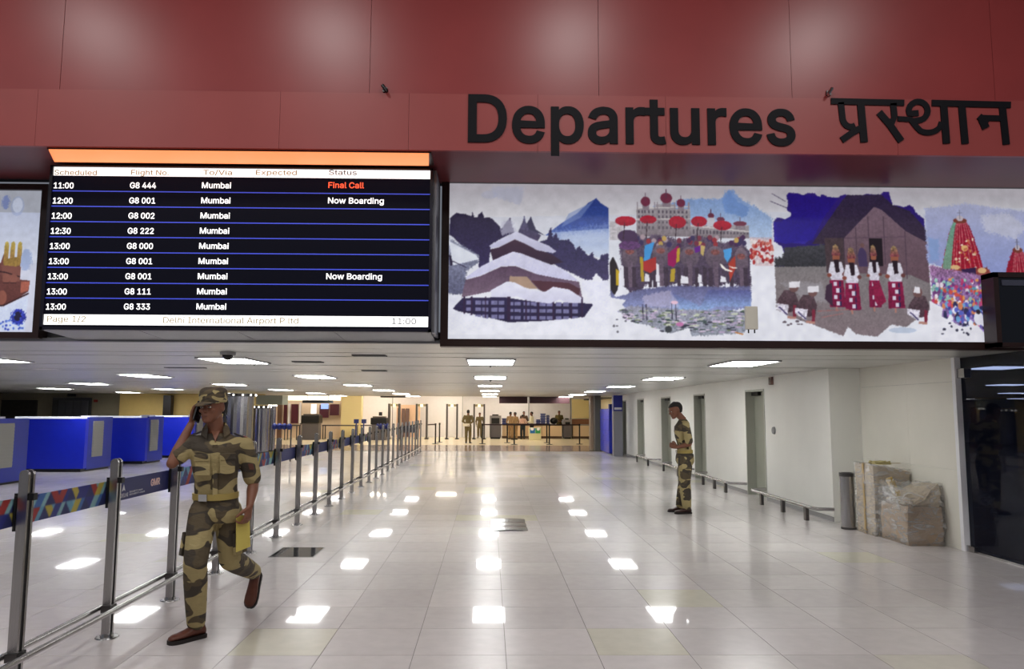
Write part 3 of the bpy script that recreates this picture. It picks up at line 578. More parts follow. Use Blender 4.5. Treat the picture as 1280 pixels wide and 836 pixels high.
for z0, z1 in ((0.0, .07), (2.02, 2.13)):
    MB().box(5.585, 5.68, 8.72, 8.86, z0, z1).build('patch_fitting', M_steel, gw, bevel=.004)
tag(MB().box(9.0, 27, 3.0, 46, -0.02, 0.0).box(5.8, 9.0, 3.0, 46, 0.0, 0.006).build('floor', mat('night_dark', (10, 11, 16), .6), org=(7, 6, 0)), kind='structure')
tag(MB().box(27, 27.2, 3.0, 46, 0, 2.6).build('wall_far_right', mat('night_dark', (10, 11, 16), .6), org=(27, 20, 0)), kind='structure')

# ---------------------------------------------------------------- back walls
wb = MB().box(-22, -10.6, 31.5, 31.7, 0, 2.27).build('wall_left_back', mat('beige_paint', (150, 142, 118), 0.5, var=0.04), org=(-15, 31.5, 0)); tag(wb, kind='structure')
YB = 46.9
wf = MB().box(-22, 9, YB, YB + .2, 0, 3.3).build('wall_back', M_white, org=(0, YB, 0)); tag(wf, kind='structure')
tag(MB().box(6.4, 6.6, 31.2, YB, 0, 3.3).build('wall_far_side', M_cream, org=(5.1, 40, 0)), kind='structure')
tag(MB().box(-22, 9, YC1, 49, 3.3, 3.4).build('ceiling', M_white, org=(0, 42, 3.3)), kind='structure')
tag(MB().box(-22, 9, YC1, YC1 + .08, CZ + .04, 3.32).build('bulkhead', M_dgrey, org=(0, YC1, CZ)), kind='structure')
tag(MB().box(-22, -21.8, 7.4, 49, 0, 3.3).build('wall_left', mat('grey_paint', (120, 116, 106), 0.5), org=(-22, 20, 0)), kind='structure')
lamp2 = None
for n, (cx, cy) in enumerate([(x, y) for y in (37.5, 41.5, 45.0) for x in (-10.5, -6.5, -2.5, 1.5)]):
    if lamp2 is None:
        lamp2 = thing('ceiling_light', (cx, cy, 3.27), 'warm ceiling light over the far security hall, hidden behind the low ceiling edge', 'light', 'warm lights of the security hall')
        MB().box(cx-.62, cx+.62, cy-.62, cy+.62, 3.28, 3.3).build('frame', M_grey, lamp2)
        MB().box(cx-.6, cx+.6, cy-.6, cy+.6, 3.27, 3.28).build('diffuser', M_lensw, lamp2)
    else: copy_tree(lamp2, None, (cx, cy, 3.27))

# ---------------------------------------------------------------- red fascia
YR = 6.40
M_red = mat('red_panel', (142, 56, 56), 0.33, var=0.05, vscale=2.0, coat=0.0)
M_redb = mat('red_band', (150, 66, 64), 0.38, var=0.04, vscale=1.5)
zs = P(640, 189, YR).z; zb = P(640, 118.5, YR).z
fas = thing('wall_fascia', (0, YR, zs), kind='structure')
MB().box(-9.5, 9.5, YR + .03, 7.55, zs + .03, 6.6).build('core', M_dgrey, fas)
def xs_at(pxs, py): return [P(px, py, YR).x for px in pxs]
up = [-9.5, -6.2] + xs_at((78, 463, 748, 988, 1240), 60) + [6.2, 9.5]
for a, b in zip(up, up[1:]):
    for z0, z1 in ((zb, 5.62), (5.62, 6.6)):
        MB().box(a + .002, b - .002, YR - .0 + RNG.random() * .003, YR + .03, z0 + .002, z1 - .002).build('fascia_panel', M_red, fas)
lo = [-9.5, -6.0] + xs_at((46, 350, 511, 672, 832, 1120), 150) + [6.0, 9.5]
for a, b in zip(lo, lo[1:]):
    MB().box(a + .0012, b - .0012, YR - .008, YR + .03, zs, zb - .001).build('band_panel', M_redb, fas)
MB().box(-9.5, 9.5, YR + .03, 7.36, zs, zs + .03).build('soffit', mat('dark_red_soffit', (110, 44, 46), 0.4, var=0.1, vscale=1.5), fas)
# lettering
M_let = mat('black_letters', (14, 12, 18), 0.55); M_let.node_tree.nodes['Principled BSDF'].inputs['Specular IOR Level'].default_value = .2
dep = thing('sign_lettering', (P(585, 177, YR).x, YR - .008, P(585, 177, YR).z), 'large black word Departures in raised letters on the red band', 'sign')
a = P(586, 176.8, YR - .008); b = P(993, 175.4, YR - .008); c = P(586, 119.6, YR - .008)
word = 'Departures'; me = None
tot = sum(GLYPHS[ch][0] for ch in word) ; x = 0
W = (b - a).x; H = c.z - a.z
first = min(int(p.split(',')[0]) for cc_ in GLYPHS['D'][1] for p in cc_.split(' ')); lastg = GLYPHS['s']; last = tot - lastg[0] + max(int(p.split(',')[0]) for cc_ in lastg[1] for p in cc_.split(' '))
k = W / (last - first)
for ch in word:
    gx = [int(p.split(',')[0]) for cc_ in GLYPHS[ch][1] for p in cc_.split(' ')]
    x0, x1 = (x + min(gx) - first) * k, (x + max(gx) - first) * k
    e = .010 * 1000 * k
    text('letter', ch, M_let, (a.x + x0 - e, YR - .008, a.z + .004), x1 - x0 + 2 * e, H, dep, offset=0.016, depth=.012)
    x += GLYPHS[ch][0]
hin = thing('sign_lettering', (P(1040, 175, YR).x, YR - .008, P(1040, 175, YR).z), 'black Hindi word for departures in raised letters on the red band', 'sign')
def hp(x, y): p = P(1020 + x * .2031, 100 + y * .2031, YR - .008); return (p.x, p.z)
def stroke(pts, w):
    """a pen stroke of even width through the given points"""
    out_l, out_r = [], []
    for i, p in enumerate(pts):
        a_ = Vector(pts[max(0, i-1)]); b_ = Vector(pts[min(len(pts)-1, i+1)]); d = (b_ - a_).normalized(); nrm = Vector((-d.y, d.x)) * w / 2
        out_l.append(tuple(Vector(p) + nrm)); out_r.append(tuple(Vector(p) - nrm))
    return out_l, out_r
def ribbon(mb, pts, w, y0, y1):
    l, r = stroke(pts, w)
    L_ = [hp(*q) for q in l]; R_ = [hp(*q) for q in r]; n = len(L_)
    vs = [(q[0], y0, q[1]) for q in L_] + [(q[0], y0, q[1]) for q in R_] + [(q[0], y1, q[1]) for q in L_] + [(q[0], y1, q[1]) for q in R_]
    fs = []
    for i in range(n - 1): fs += [(i, i+1, n+i+1, n+i), (2*n+i, 3*n+i, 3*n+i+1, 2*n+i+1), (i, 2*n+i, 2*n+i+1, i+1), (n+i, n+i+1, 3*n+i+1, 3*n+i)]
    fs += [(0, n, 3*n, 2*n), (n-1, 3*n-1, 4*n-1, 2*n-1)]
    mb.add(vs, fs)
def arc(cx, cy, rx, ry, a0, a1, n=12): return [(cx + rx * math.cos(R(a0 + (a1-a0)*i/n)), cy + ry * math.sin(R(a0 + (a1-a0)*i/n))) for i in range(n + 1)]
strokes = {
 'headline': [([(90, 132), (540, 142)], 37), ([(710, 143), (1195, 155)], 38)],
 'letter_pra': [([(150, 140), (160, 225)] + arc(212, 228, 52, 62, 180, 60, 8), 37), ([(272, 140), (294, 384)], 45), ([(285, 292), (232, 318), (155, 372)], 40)],
 'letter_sa': [([(472, 145), (480, 225), (470, 258), (425, 255)], 38), ([(385, 200), (450, 275), (522, 378)], 42), ([(500, 240), (590, 245)], 30)],
 'letter_tha': [([(628, 205), (590, 208)] + arc(626, 192, 58, 57, 165, 430, 16) + [(618, 252), (585, 255)], 36), ([(585, 250), (615, 290)] + arc(685, 245, 92, 80, 120, 35, 8) + [(770, 262)], 34), ([(782, 150), (800, 392)], 44)],
 'letter_aa': [([(893, 150), (915, 394)], 44)],
 'letter_na': [([(1142, 155), (1168, 398)], 43), ([(1150, 238), (1010, 234)], 34), ([(1000, 225), (1050, 270)], 40), ([(1018, 245), (1042, 298)], 46)],
}
for nm, ss in strokes.items():
    mb_ = MB()
    for q, (pts, w) in enumerate(ss): ribbon(mb_, pts, w, YR - .0195 - .0004 * q, YR - .007)
    mb_.build(nm, M_let, hin)
# orange light spill on the soffit over the board, laid on as a glowing sheet
ol = thing('soffit_glow', (-2.3, 6.6, zs - .02), 'long orange light spill on the soffit right above the departures board, modelled as a glowing sheet', 'light')
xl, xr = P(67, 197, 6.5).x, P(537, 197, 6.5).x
MB().box(xl - .02, xr + .02, 6.43, 6.76, zs - .018, zs).build('housing', M_frame, ol)  # backing for the glowing sheet, no real lamp housing
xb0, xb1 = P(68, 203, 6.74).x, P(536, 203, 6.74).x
MB().prism_z([(xl, 6.42), (xr, 6.42), (xb1, 6.74), (xb0, 6.74)], zs - .026, zs - .018).build('diffuser', mat('orange_glow', (255, 150, 90), 0.5, emit=(255, 148, 90), estr=0.95), ol)  # emission stands for board light falling on the soffit, not a lamp diffuser
# two small devices at the top of the band
for n, (px, py) in enumerate(((481, 111), (1037, 115))):
    p = P(px, py, YR - .03)
    t = thing('spotlight', (p.x, YR, p.z - .03), ['tiny metal fitting on the red wall left of the word Departures', 'tiny metal fitting on the red wall above the Hindi word'][n], 'fitting')
    MB().box(p.x - .02, p.x + .02, YR - .02, YR, p.z - .02, p.z + .02).build('bracket', M_steel_d, t)
    MB().cyl((p.x + .02 * (1 if n else -1), YR - .035, p.z + .03), (p.x - .025 * (1 if n else -1), YR - .055, p.z - .035), .016, .013).build('barrel', M_chrome if n else M_black, t, auto=True)
# tall hall in front: its ceiling and back wall
tag(MB().box(-10, 9.5, -7, 7.5, 6.6, 6.7).build('ceiling', mat('hall_ceiling', (120, 118, 118), 0.6), org=(0, 0, 6.6)), kind='structure')
tag(MB().box(-10, 9.5, -7.2, -7, 0, 6.7).build('wall_behind', mat('hall_wall', (150, 146, 140), 0.6), org=(0, -7, 0)), kind='structure')

# ---------------------------------------------------------------- departures board
YD = 6.80
tl, tr, bl, br = P(64, 207, YD), P(542, 206, YD), P(51, 412, YD), P(538.5, 412, YD)
bx0, bx1 = (tl.x + bl.x) / 2, (tr.x + br.x) / 2; bz0, bz1 = bl.z, min(tl.z, zs - .028)
bd = thing('departures_board', ((bx0 + bx1) / 2, YD, bz0), 'black electronic departures board with white flight rows under the red fascia', 'display')
M_alu = mat('brushed_aluminium', (128, 128, 134), 0.38, 0.7, var=0.04)
MB().box(bx0, bx1, YD + .02, 7.36, bz0 - .0, bz1).build('housing', M_black, bd)
und = [(bx0 + .01, YD + .01), (bx1 - .01, YD + .01), (bx1 + .03, 7.36), (bx0 - .0, 7.36)]
zz = P(300, 426, 7.4).z
pl = MB(); w4 = (bx1 - bx0) / 4
for k in range(4):
    MB().add([(bx0 + k*w4 + .003, YD + .015, bz0 - .002), (bx0 + (k+1)*w4 - .003, YD + .015, bz0 - .002), (bx0 + (k+1)*w4 - .003, 7.40, zz), (bx0 + k*w4 + .003, 7.40, zz),
              (bx0 + k*w4 + .003, YD + .015, bz0 + .02), (bx0 + (k+1)*w4 - .003, YD + .015, bz0 + .02), (bx0 + (k+1)*w4 - .003, 7.40, zz + .02), (bx0 + k*w4 + .003, 7.40, zz + .02)],
             [(0,3,2,1),(4,5,6,7),(0,1,5,4),(1,2,6,5),(2,3,7,6),(3,0,4,7)]).build('underside_panel', M_alu, bd)
MB().box(bx1 - .004, bx1 + .03, YD + .03, 7.36, bz0, bz1).build('side_panel', M_alu, bd)
fw = .026
f = MB(); f.box(bx0, bx1, YD - .02, YD + .03, bz0, bz0 + fw); f.box(bx0, bx1, YD - .02, YD + .03, bz1 - fw * .5, bz1)
f.box(bx0, bx0 + fw, YD - .02, YD + .03, bz0, bz1); f.box(bx1 - fw, bx1, YD - .02, YD + .03, bz0, bz1); f.build('bezel', mat('bezel_navy', (18, 16, 34), 0.3), bd)
M_scr = mat('dark_screen', (8, 8, 12), 0.5, emit=(10, 11, 24), estr=0.7); M_scr.node_tree.nodes['Principled BSDF'].inputs['Specular IOR Level'].default_value = .08
M_wt = mat('lit_white', (255, 255, 255), 0.4, emit=(255, 255, 255), estr=1.1)
M_or = mat('lit_red', (255, 80, 50), 0.4, emit=(255, 92, 55), estr=1.1)
M_bl = mat('lit_blue', (60, 70, 190), 0.4, emit=(58, 72, 186), estr=0.9)
M_tan = mat('tan_print', (150, 130, 80), 0.5, emit=(160, 140, 84), estr=0.35)
MB().box(bx0 + fw, bx1 - fw, YD, YD + .02, bz0 + fw, bz1 - fw * .5).build('screen', M_scr, bd)
YS = YD - .002
def brect(name, x0, y0, x1, y1, m, d=.0):
    a, b = P(x0, y1, YS), P(x1, y0, YS); return MB().box(a.x, b.x, YS - d - .001, YS + .001, a.z, b.z).build(name, m, bd)
# header and footer bars, straight across the screen
def bar(name, yl, yr_, h, m):
    a = P(300, (yl + yr_) / 2, YS); hh = h / FPX * YD
    return MB().box(bx0 + fw, bx1 - fw, YS - .001, YS + .001, a.z - hh / 2, a.z + hh / 2).build(name, m, bd)
bar('header_bar', 215.3, 215.8, 12.4, M_wt); bar('footer_bar', 398.5, 403, 13, M_wt)
rows = [('11:00', 'G8 444', 'Final Call'), ('12:00', 'G8 001', 'Now Boarding'), ('12:00', 'G8 002', ''), ('12:30', 'G8 222', ''), ('13:00', 'G8 000', ''),
        ('13:00', 'G8 001', ''), ('13:00', 'G8 001', 'Now Boarding'), ('13:00', 'G8 111', ''), ('13:00', 'G8 333', '')]
def btext(s, x0, x1, ybase, m, cap=7.4, off=0.011, dd=.003):
    a = P(x0, ybase, YS); b = P(x1, ybase, YS)
    hgt = max([int(p.split(',')[1]) for c in s if c != ' ' for cc_ in GLYPHS[c][1] for p in cc_.split(' ')])
    text('lettering', s, m, (a.x, YS - .001, a.z), b.x - a.x, cap / FPX * YD, bd, offset=off, depth=dd, cap=.517)
for r, (t, fl, st) in enumerate(rows):
    yl = 235.2 + r * 18.95; xo = -r * 1.22
    zr = P(300, yl, YS)
    btext(t, 67.3 + xo, 92 + xo, yl, M_wt); btext(fl, 162.5 - r * .95, 195 - r * .95, yl - .1, M_wt)
    btext('Mumbai', 252.4 - r * .85, 288.8 - r * .75, yl - .2, M_wt)
    if st: btext(st, 410.5 - r * .45, (455 if r == 0 else 480.2) - r * .45, yl - .4 + (0 if r == 0 else .3), M_or if r == 0 else M_wt)
    if r < 8:
        a = P(300, 240.6 + r * 19.05, YS); MB().box(bx0 + fw, bx1 - fw, YS - .001, YS + .001, a.z - .0045, a.z + .0045).build('row_line', M_bl, bd)
for s, x0, x1, y in (('Scheduled', 68, 121, 218.4), ('Flight No.', 164, 211, 218.4), ('To/Via', 254, 290, 218.4), ('Expected', 320, 371, 218.4), ('Status', 411, 446, 218.4)):
    btext(s, x0, x1, y, M_tan if s != 'Status' else M_dgrey, 6.4, 0.004, .002)
for s, x0, x1, y in (('Page 1/2', 59, 107, 402), ('Delhi International Airport P ltd.', 204, 376, 403.5), ('11:00', 490, 520, 405)):
    btext(s, x0, x1, y, M_tan if s != '11:00' else M_dgrey, 7.5, 0.0, .002)

# ---------------------------------------------------------------- mural light boxes
YM = 7.36
M_print = attr_mat('backlit_print', 0.72, 0.35, 0.45)
def lightbox(name, label, px0, py0, px1, py1, pt, fwid=.075, xlim=None):
    a, b = P(px0, py1, YM), P(px1, py0, YM); cx = (a.x + b.x) / 2
    t = thing(name, (cx, YM, a.z - fwid), label, 'mural')
    pt.sheet('printed_sheet', M_print, (a.x, YM - .01, a.z), (1, 0, 0), (0, 0, 1), b.x - a.x, b.z - a.z, t)
    MB().box(a.x - fwid * .5, b.x + fwid * .5, YM - .005, YM + .1, a.z - fwid * .5, b.z + fwid * .5).build('light_box', M_frame, t)
    f = MB(); y0 = YM - .05
    z0, z1 = a.z, b.z
    f.box(a.x - fwid, b.x + fwid, y0, YM + .1, z0 - fwid, z0); f.box(a.x - fwid, b.x + fwid, y0, YM + .1, z1, z1 + fwid)
    f.box(a.x - fwid, a.x, y0, YM + .1, z0, z1); f.box(b.x, b.x + fwid, y0, YM + .1, z0, z1)
    f.build('frame', M_frame, t); return t
p = Paint(560, 236, 1330, 423, 1.45, (226, 228, 238))
p.rect(560, 236, 1330, 262, (182, 178, 186))
for k_ in range(16): p.rect(560, 246 + k_ * 2, 1330, 300, (184 + k_ * 2.2, 181 + k_ * 2.4, 189 + k_ * 2.3))
p.poly([(560,278),(1330,258),(1330,330),(560,330)], (200, 202, 214), (226, 230, 240))
# 1: snow-covered timber pagoda
p.T = (550, 225, .2453)
K = (44, 38, 64)
p.poly([(250,60),(420,60),(400,150),(330,130),(260,110)], (165,170,195), al=.5, rough=6); p.oval(240,100,40,20,(165,170,195),al=.4)
p.poly([(520,300),(600,240),(680,190),(740,135),(780,112),(800,135),(840,160),(840,275),(740,290),(640,290)], (40,58,128), (70,95,170), var=.12)
p.poly([(640,190),(740,140),(770,120),(700,210),(600,260)], (120,140,190), al=.6)
p.poly([(540,285),(640,278),(840,262),(840,420),(700,380),(560,330)], (150,170,215), (215,225,242)); p.poly([(560,275),(700,262),(838,235),(838,300),(560,300)], (140,160,210), al=.45, rough=10); p.poly([(600,290),(838,275),(838,330),(600,330)], (200,212,236), al=.5, rough=8)
p.poly([(495,330),(530,320),(545,265),(552,260),(560,310),(575,285),(592,322),(610,320),(640,318),(665,345),(675,370),(690,350),(740,400),(757,375),(765,405),(790,420),(800,395),(838,385),(838,515),(810,520),(775,480),(755,515),(720,515),(690,500),(560,440)], (50,46,84), (66,60,98), var=.2, rough=2)
p.poly([(40,300),(45,215),(75,192),(110,195),(150,205),(158,185),(165,215),(180,210),(190,195),(205,185),(215,215),(235,212),(258,220),(285,248),(300,270),(345,210),(355,250),(370,290),(330,300),(250,345),(240,450),(190,475),(190,400),(100,350),(60,310)], K, (58,50,92), var=.18, rough=1.2)
p.poly([(300,240),(340,215),(360,240),(375,285),(300,300)], (190,190,210), al=.7, rough=4)
p.poly([(45,320),(180,390),(190,430),(130,480),(120,590),(35,590),(35,430)], (150,155,180), (90,92,120), var=.25, rough=5)
p.poly([(40,330),(100,360),(180,400),(185,420),(60,450)], (225,230,242)); p.line(45,400,55,450,12,K); p.line(50,425,130,460,4,K)
p.poly([(385,285),(400,250),(408,235),(416,198),(424,235),(452,262),(500,300),(480,332)], (96,96,128), (70,60,90), var=.2)
p.poly([(430,240),(450,205),(462,240),(475,270),(520,300),(440,270)], (60,58,84))
p.poly([(290,360),(370,320),(480,365),(560,395),(610,430),(520,450),(370,392),(260,425),(245,370)], (74,52,70), (52,38,60))
p.poly([(240,352),(375,280),(400,290),(440,310),(490,330),(540,350),(578,378),(560,386),(480,372),(440,350),(370,318),(290,358),(250,364)], (214,214,236), (190,190,220))
p.poly([(125,520),(200,500),(300,455),(370,450),(480,490),(600,512),(690,525),(705,600),(540,590),(500,570),(360,500),(340,535),(250,575),(105,605)], (86,66,88), (120,100,120), var=.12)
p.poly([(345,500),(430,503),(485,562),(440,560),(340,535)], (168,142,124)); p.poly([(450,520),(640,530),(695,560),(690,590),(500,570)], (80,48,60))
p.poly([(125,508),(210,448),(300,405),(360,380),(400,388),(520,432),(600,460),(640,485),(688,522),(600,512),(480,490),(420,465),(370,448),(300,452),(200,498),(130,516)], (222,222,244), (196,196,226), var=.04)
p.poly([(240,605),(300,600),(440,620),(540,632),(690,628),(762,632),(715,695),(640,702),(520,716),(340,724),(200,692),(90,672),(62,660),(110,608)], (48,42,78), (40,34,66), var=.15)
for k in range(14):
    x = 125 + k * 40 + (k % 2) * 4
    for y in (618, 652, 684):
        if y + abs(k - 6) * 2 < 700: p.rect(x + 4, y + (8 if k > 4 else 2), x + 34, y + 22 + (4 if k > 4 else 0), (118, 116, 158), var=.15)
for x in (120, 155, 225, 340, 425, 487, 560, 650, 705): p.line(x, 600, x, 715, 8 if x != 340 else 18, (52, 36, 66))
p.line(100, 640, 740, 650, 4, K); p.line(110,672,720,682,4,K)
p.poly([(250,570),(330,526),(370,530),(430,560),(480,572),(520,576),(560,550),(640,563),(702,602),(700,628),(640,628),(590,612),(545,632),(440,620),(380,598),(300,604),(255,602)], (228,230,246), (206,206,230))
p.poly([(28,600),(60,595),(110,600),(60,655),(80,675),(200,700),(340,728),(520,718),(640,705),(720,698),(760,640),(705,560),(705,520),(838,520),(838,782),(28,782)], (224,226,242), (232,234,244), var=.03)
p.line(140,500,140,505,1,K)
# 2: procession before a palace
p.T = (750, 225, .2453)
p.poly([(250,150),(440,110),(600,110),(620,70),(660,62),(700,110),(760,140),(852,200),(852,310),(700,300),(250,280)], (118,146,196), (176,198,228), var=.08, rough=5)
p.poly([(600,120),(640,70),(680,120),(740,150),(720,200),(620,180)], (100,136,200), al=.6, rough=4)
for q in ((165,158,265,300),(265,138,365,300),(365,162,438,300),(438,240,735,305)): p.rect(*q, (162,156,162), col2=(128,118,126), var=.14)
for x in (175,190,205,225,245,275,295,315,335,355,375,395,415): 
    for y in (170,195,222,248): p.rect(x, y, x + 9, y + 14, (92, 84, 96))
p.line(165,160,438,150,7,(205,200,200)); p.line(438,244,735,272,6,(205,200,200)); p.line(165,215,438,210,4,(205,200,200))
for k in range(17): p.rect(450 + k*17, 262 + k*1.0, 459 + k*17, 285, (88,80,92))
for c in ((213,130,24,24),(318,112,30,26),(392,138,22,20),(543,198,16,14),(592,216,20,12),(690,236,34,12)):
    p.rect(c[0] - c[2] * .7, c[1], c[0] + c[2] * .7, c[1] + c[3] + 16, (138, 126, 136), var=.1)
for c in ((213,126,24,24),(318,108,30,26),(392,132,22,20),(543,194,16,14),(592,212,20,12),(690,232,34,12)): p.oval(*c, (112,50,72), half=0); p.line(c[0], c[1]-c[3]-18, c[0], c[1], 4, (90,60,80))
for x in (172,258,272,360,432): p.line(x, 128, x, 165, 7, (150,140,150))
p.line(543,205,543,250,40,(190,190,200)); p.rect(30,225,95,320,(190,186,192),var=.15)
p.poly([(80,345),(110,300),(150,270),(200,310),(250,290),(330,300),(380,320),(470,290),(540,310),(600,330),(680,310),(735,370),(735,540),(690,552),(640,520),(560,545),(480,525),(420,545),(370,530),(300,545),(250,510),(180,565),(130,575),(90,540)], (96,82,104), (66,54,76), var=.28, rough=4)
g_ = random.Random(5)
for k in range(46): p.oval(g_.uniform(95,720), g_.uniform(300,345), 12, 13, g_.choice(((120,50,70),(70,40,80),(150,50,60),(60,50,90),(170,150,160),(190,160,90))))
for c in ((130,400,38,62),(285,395,42,55),(430,400,48,50),(560,400,50,55),(690,420,36,70)):
    p.oval(*c, (118,102,116), (84,72,88), var=.2); p.poly([(c[0]-14,c[1]+20),(c[0]+14,c[1]+20),(c[0]+12,c[1]+150),(c[0]-6,c[1]+150)], (102,86,104), var=.2)
    p.oval(c[0], c[1]-25, 22, 14, (130,80,80), var=.3)
for x in (110,150,230,255,310,375,410,465,505,535,640,710): p.poly([(x-11,450),(x+11,450),(x+9,550),(x-9,550)], (62,50,66), var=.2)
for q in ((85,440,98,545),(262,430,275,520),(385,490,420,530),(472,480,488,525),(585,490,610,520),(205,480,225,520)): p.poly([(q[0],q[1]),(q[2],q[1]+8),(q[2]+3,q[3]),(q[0]-3,q[3])], (222,222,232))
p.oval(120,300,50,32,(72,50,84)); p.oval(130,345,55,22,(96,62,110),var=.3)
p.poly([(205,345),(255,325),(240,380),(225,425),(200,420)], (70,150,215)); p.poly([(195,425),(260,400),(262,460),(230,480),(195,465)], (168,50,50))
p.poly([(320,385),(375,342),(382,400),(350,450),(320,440)], (150,20,90)); p.poly([(368,360),(382,352),(380,420),(362,430)], (190,160,50))
p.poly([(335,460),(358,455),(352,520),(330,520)], (176,150,50)); p.poly([(455,355),(490,338),(485,370),(460,380)], (100,30,140)); p.poly([(485,340),(510,345),(500,395),(485,380)], (196,172,110))
p.poly([(602,362),(645,352),(640,395),(620,425),(605,400)], (80,160,225)); p.poly([(625,430),(660,390),(662,450),(630,520)], (170,60,50)); p.poly([(180,400),(195,400),(200,520),(185,520)], (176,150,50))
for a_ in (((582,430),(590,450),(610,465),(645,472),(645,466),(612,455),(594,435)), ((625,440),(640,452),(668,455),(668,450),(642,446))): p.poly(a_, (240,236,230))
for c in ((110,218,52,24),(225,210,42,20),(372,222,44,30),(482,217,40,26),(600,236,46,24)):
    p.oval(c[0], c[1]+6, c[2], c[3], (178,26,52), (150,18,44), half=0, var=.12); p.line(c[0]-4, c[1]+15, c[0]-12, c[1]+95, 4, (50,34,46))
p.poly([(28,430),(45,400),(62,430),(75,470),(68,560),(50,590),(32,590)], (40,34,40)); p.poly([(60,460),(75,470),(72,540),(58,540)], (190,160,40))
p.poly([(735,300),(852,300),(852,440),(760,440)], (200,150,150), al=.4, var=.3)
p.dots(740, 315, 852, 425, 85, (9,13), ((178,50,50),(226,216,216),(150,40,50),(230,220,220),(196,110,100)), 3)
p.poly([(30,560),(60,600),(180,560),(340,540),(560,545),(735,540),(735,640),(640,660),(380,660),(110,650),(30,600)], (92,92,132), (140,150,196), var=.16, rough=3)
p.poly([(330,570),(480,640),(520,560),(735,560),(735,640),(560,640),(500,665),(330,650)], (84,86,140), (150,180,225), var=.15, rough=3)
p.poly([(190,590),(330,560),(380,650),(200,640)], (200,190,214), al=.5, rough=4)
p.poly([(65,665),(130,640),(380,655),(735,665),(735,705),(690,770),(430,785),(420,740),(330,775),(240,740),(150,720)], (150,150,170), (140,146,160), var=.3, rough=3)
p.dots(80, 660, 725, 765, 210, (18,5), ((70,84,84),(176,160,190),(110,124,100),(206,190,214),(60,60,76),(190,196,180)), 8)
p.poly([(28,600),(108,612),(62,668),(80,700),(150,722),(240,745),(310,778),(420,745),(432,785),(28,785)], (226,228,238), var=.02)
for x, y in ((190,630),(208,630),(335,625),(355,630)): p.line(x, y, x+3, y+80, 4, (50,46,66))
p.oval(350,622,18,9,(226,190,210)); p.oval(318,752,18,16,(60,64,70)); p.dots(45,700,120,770,5,(9,6),((90,90,100),),4)
p.oval(375,728,20,10,(190,120,170)); p.line(650,765,690,775,6,(190,120,60))
# 3: dancers before a hut
p.T = (950, 225, .2453)
p.poly([(44,300),(44,220),(62,202),(95,205),(130,212),(135,178),(115,165),(122,120),(114,88),(128,74),(175,78),(200,90),(225,75),(262,76),(285,105),(292,80),(330,95),(380,98),(395,85),(425,82),(470,125),(518,128),(478,95),(520,78),(600,80),(612,66),(640,66),(655,130),(720,142),(740,130),(760,140),(772,168),(812,200),(820,300),(828,645),(690,735),(620,722),(545,782),(440,770),(400,735),(375,780),(240,730),(120,690),(44,655),(44,440),(95,395),(85,345),(44,320)], (46,30,112), (40,26,110), var=.1, rough=1.5)
p.poly([(44,225),(110,215),(270,200),(240,290),(200,330),(44,320)], (40,26,140), (52,40,150), var=.1)
p.poly([(120,80),(380,100),(300,200),(240,310),(100,330),(60,320),(60,230),(140,190)], (38,22,118), (42,30,142), var=.1)
p.poly([(44,395),(85,400),(95,350),(150,345),(310,330),(400,420),(300,450),(44,445)], (66,66,74), (50,50,56), var=.3, rough=4)
p.poly([(44,445),(300,440),(420,430),(826,420),(828,645),(690,735),(620,722),(545,782),(440,770),(400,735),(375,780),(240,730),(120,690),(44,655)], (122,118,120), (126,112,118), var=.12, rough=1.5)
p.poly([(60,520),(280,520),(300,620),(200,610)], (160,158,166), al=.5, rough=6)
p.poly([(235,330),(400,110),(425,85),(600,80),(655,130),(740,160),(820,250),(820,320),(715,270),(600,160),(560,145),(410,290),(395,420),(310,440),(300,330)], (48,38,66), (60,46,62), var=.2, rough=1)
p.poly([(400,300),(560,142),(600,158),(715,262),(822,318),(824,520),(730,480),(400,470)], (120,98,112), (96,74,84), var=.12)
for q in ((460,245,460,440),(525,190,525,300),(605,190,605,430),(712,262,712,500)): p.line(*q, 5, (84,66,80))
p.line(400,300,720,290,4,(90,70,86)); p.rect(526,298,592,436,(30,22,30)); p.poly([(300,300),(395,300),(400,470),(305,470)], (70,56,62), var=.2)
p.poly([(465,385),(475,355),(490,340),(510,370),(515,440),(470,440)], (70,56,92)); p.oval(491,335,11,12,(110,80,80))
def dancer(x, y, s=1.0):
    p.oval(x, y-4, 20*s, 24*s, (150,90,70)); p.poly([(x-24*s,y-12),(x-14*s,y-60),(x,y-68),(x+12*s,y-58),(x+26*s,y-12)], (150,130,90), (120,60,70), var=.4)
    p.poly([(x-30*s,y+20),(x+28*s,y+18),(x+40*s,y+60),(x+30*s,y+112),(x-28*s,y+112),(x-44*s,y+70)], (216,214,226), (200,196,212), var=.12)
    p.poly([(x-14*s,y+8),(x+14*s,y+8),(x+16*s,y+70),(x-4*s,y+74)], (40,26,36)); p.oval(x+40*s,y+80,12*s,10*s,(100,60,60)); p.oval(x-40*s,y+85,12*s,10*s,(130,70,60))
    p.poly([(x-38*s,y+110),(x+34*s,y+110),(x+42*s,y+240),(x-42*s,y+242)], (130,26,66), (112,22,60), var=.25)
    for k in range(4): p.rect(x-20*s+(k%2)*14, y+118+k*32, x-2*s+(k%2)*14, y+138+k*32, (206,200,216)); p.rect(x+12*s, y+116+k*32, x+20*s, y+140+k*32, (40,34,76))
    p.line(x-8, y+240, x-6, y+262, 9, (170,120,110))
dancer(355, 398, .95); dancer(545, 398, .75); dancer(432, 412, .95); dancer(652, 402, 1.0)
p.poly([(300,535),(330,520),(330,640),(290,600)], (60,40,60)); p.poly([(535,515),(570,515),(600,610),(560,640),(540,600)], (132,28,66), var=.2)
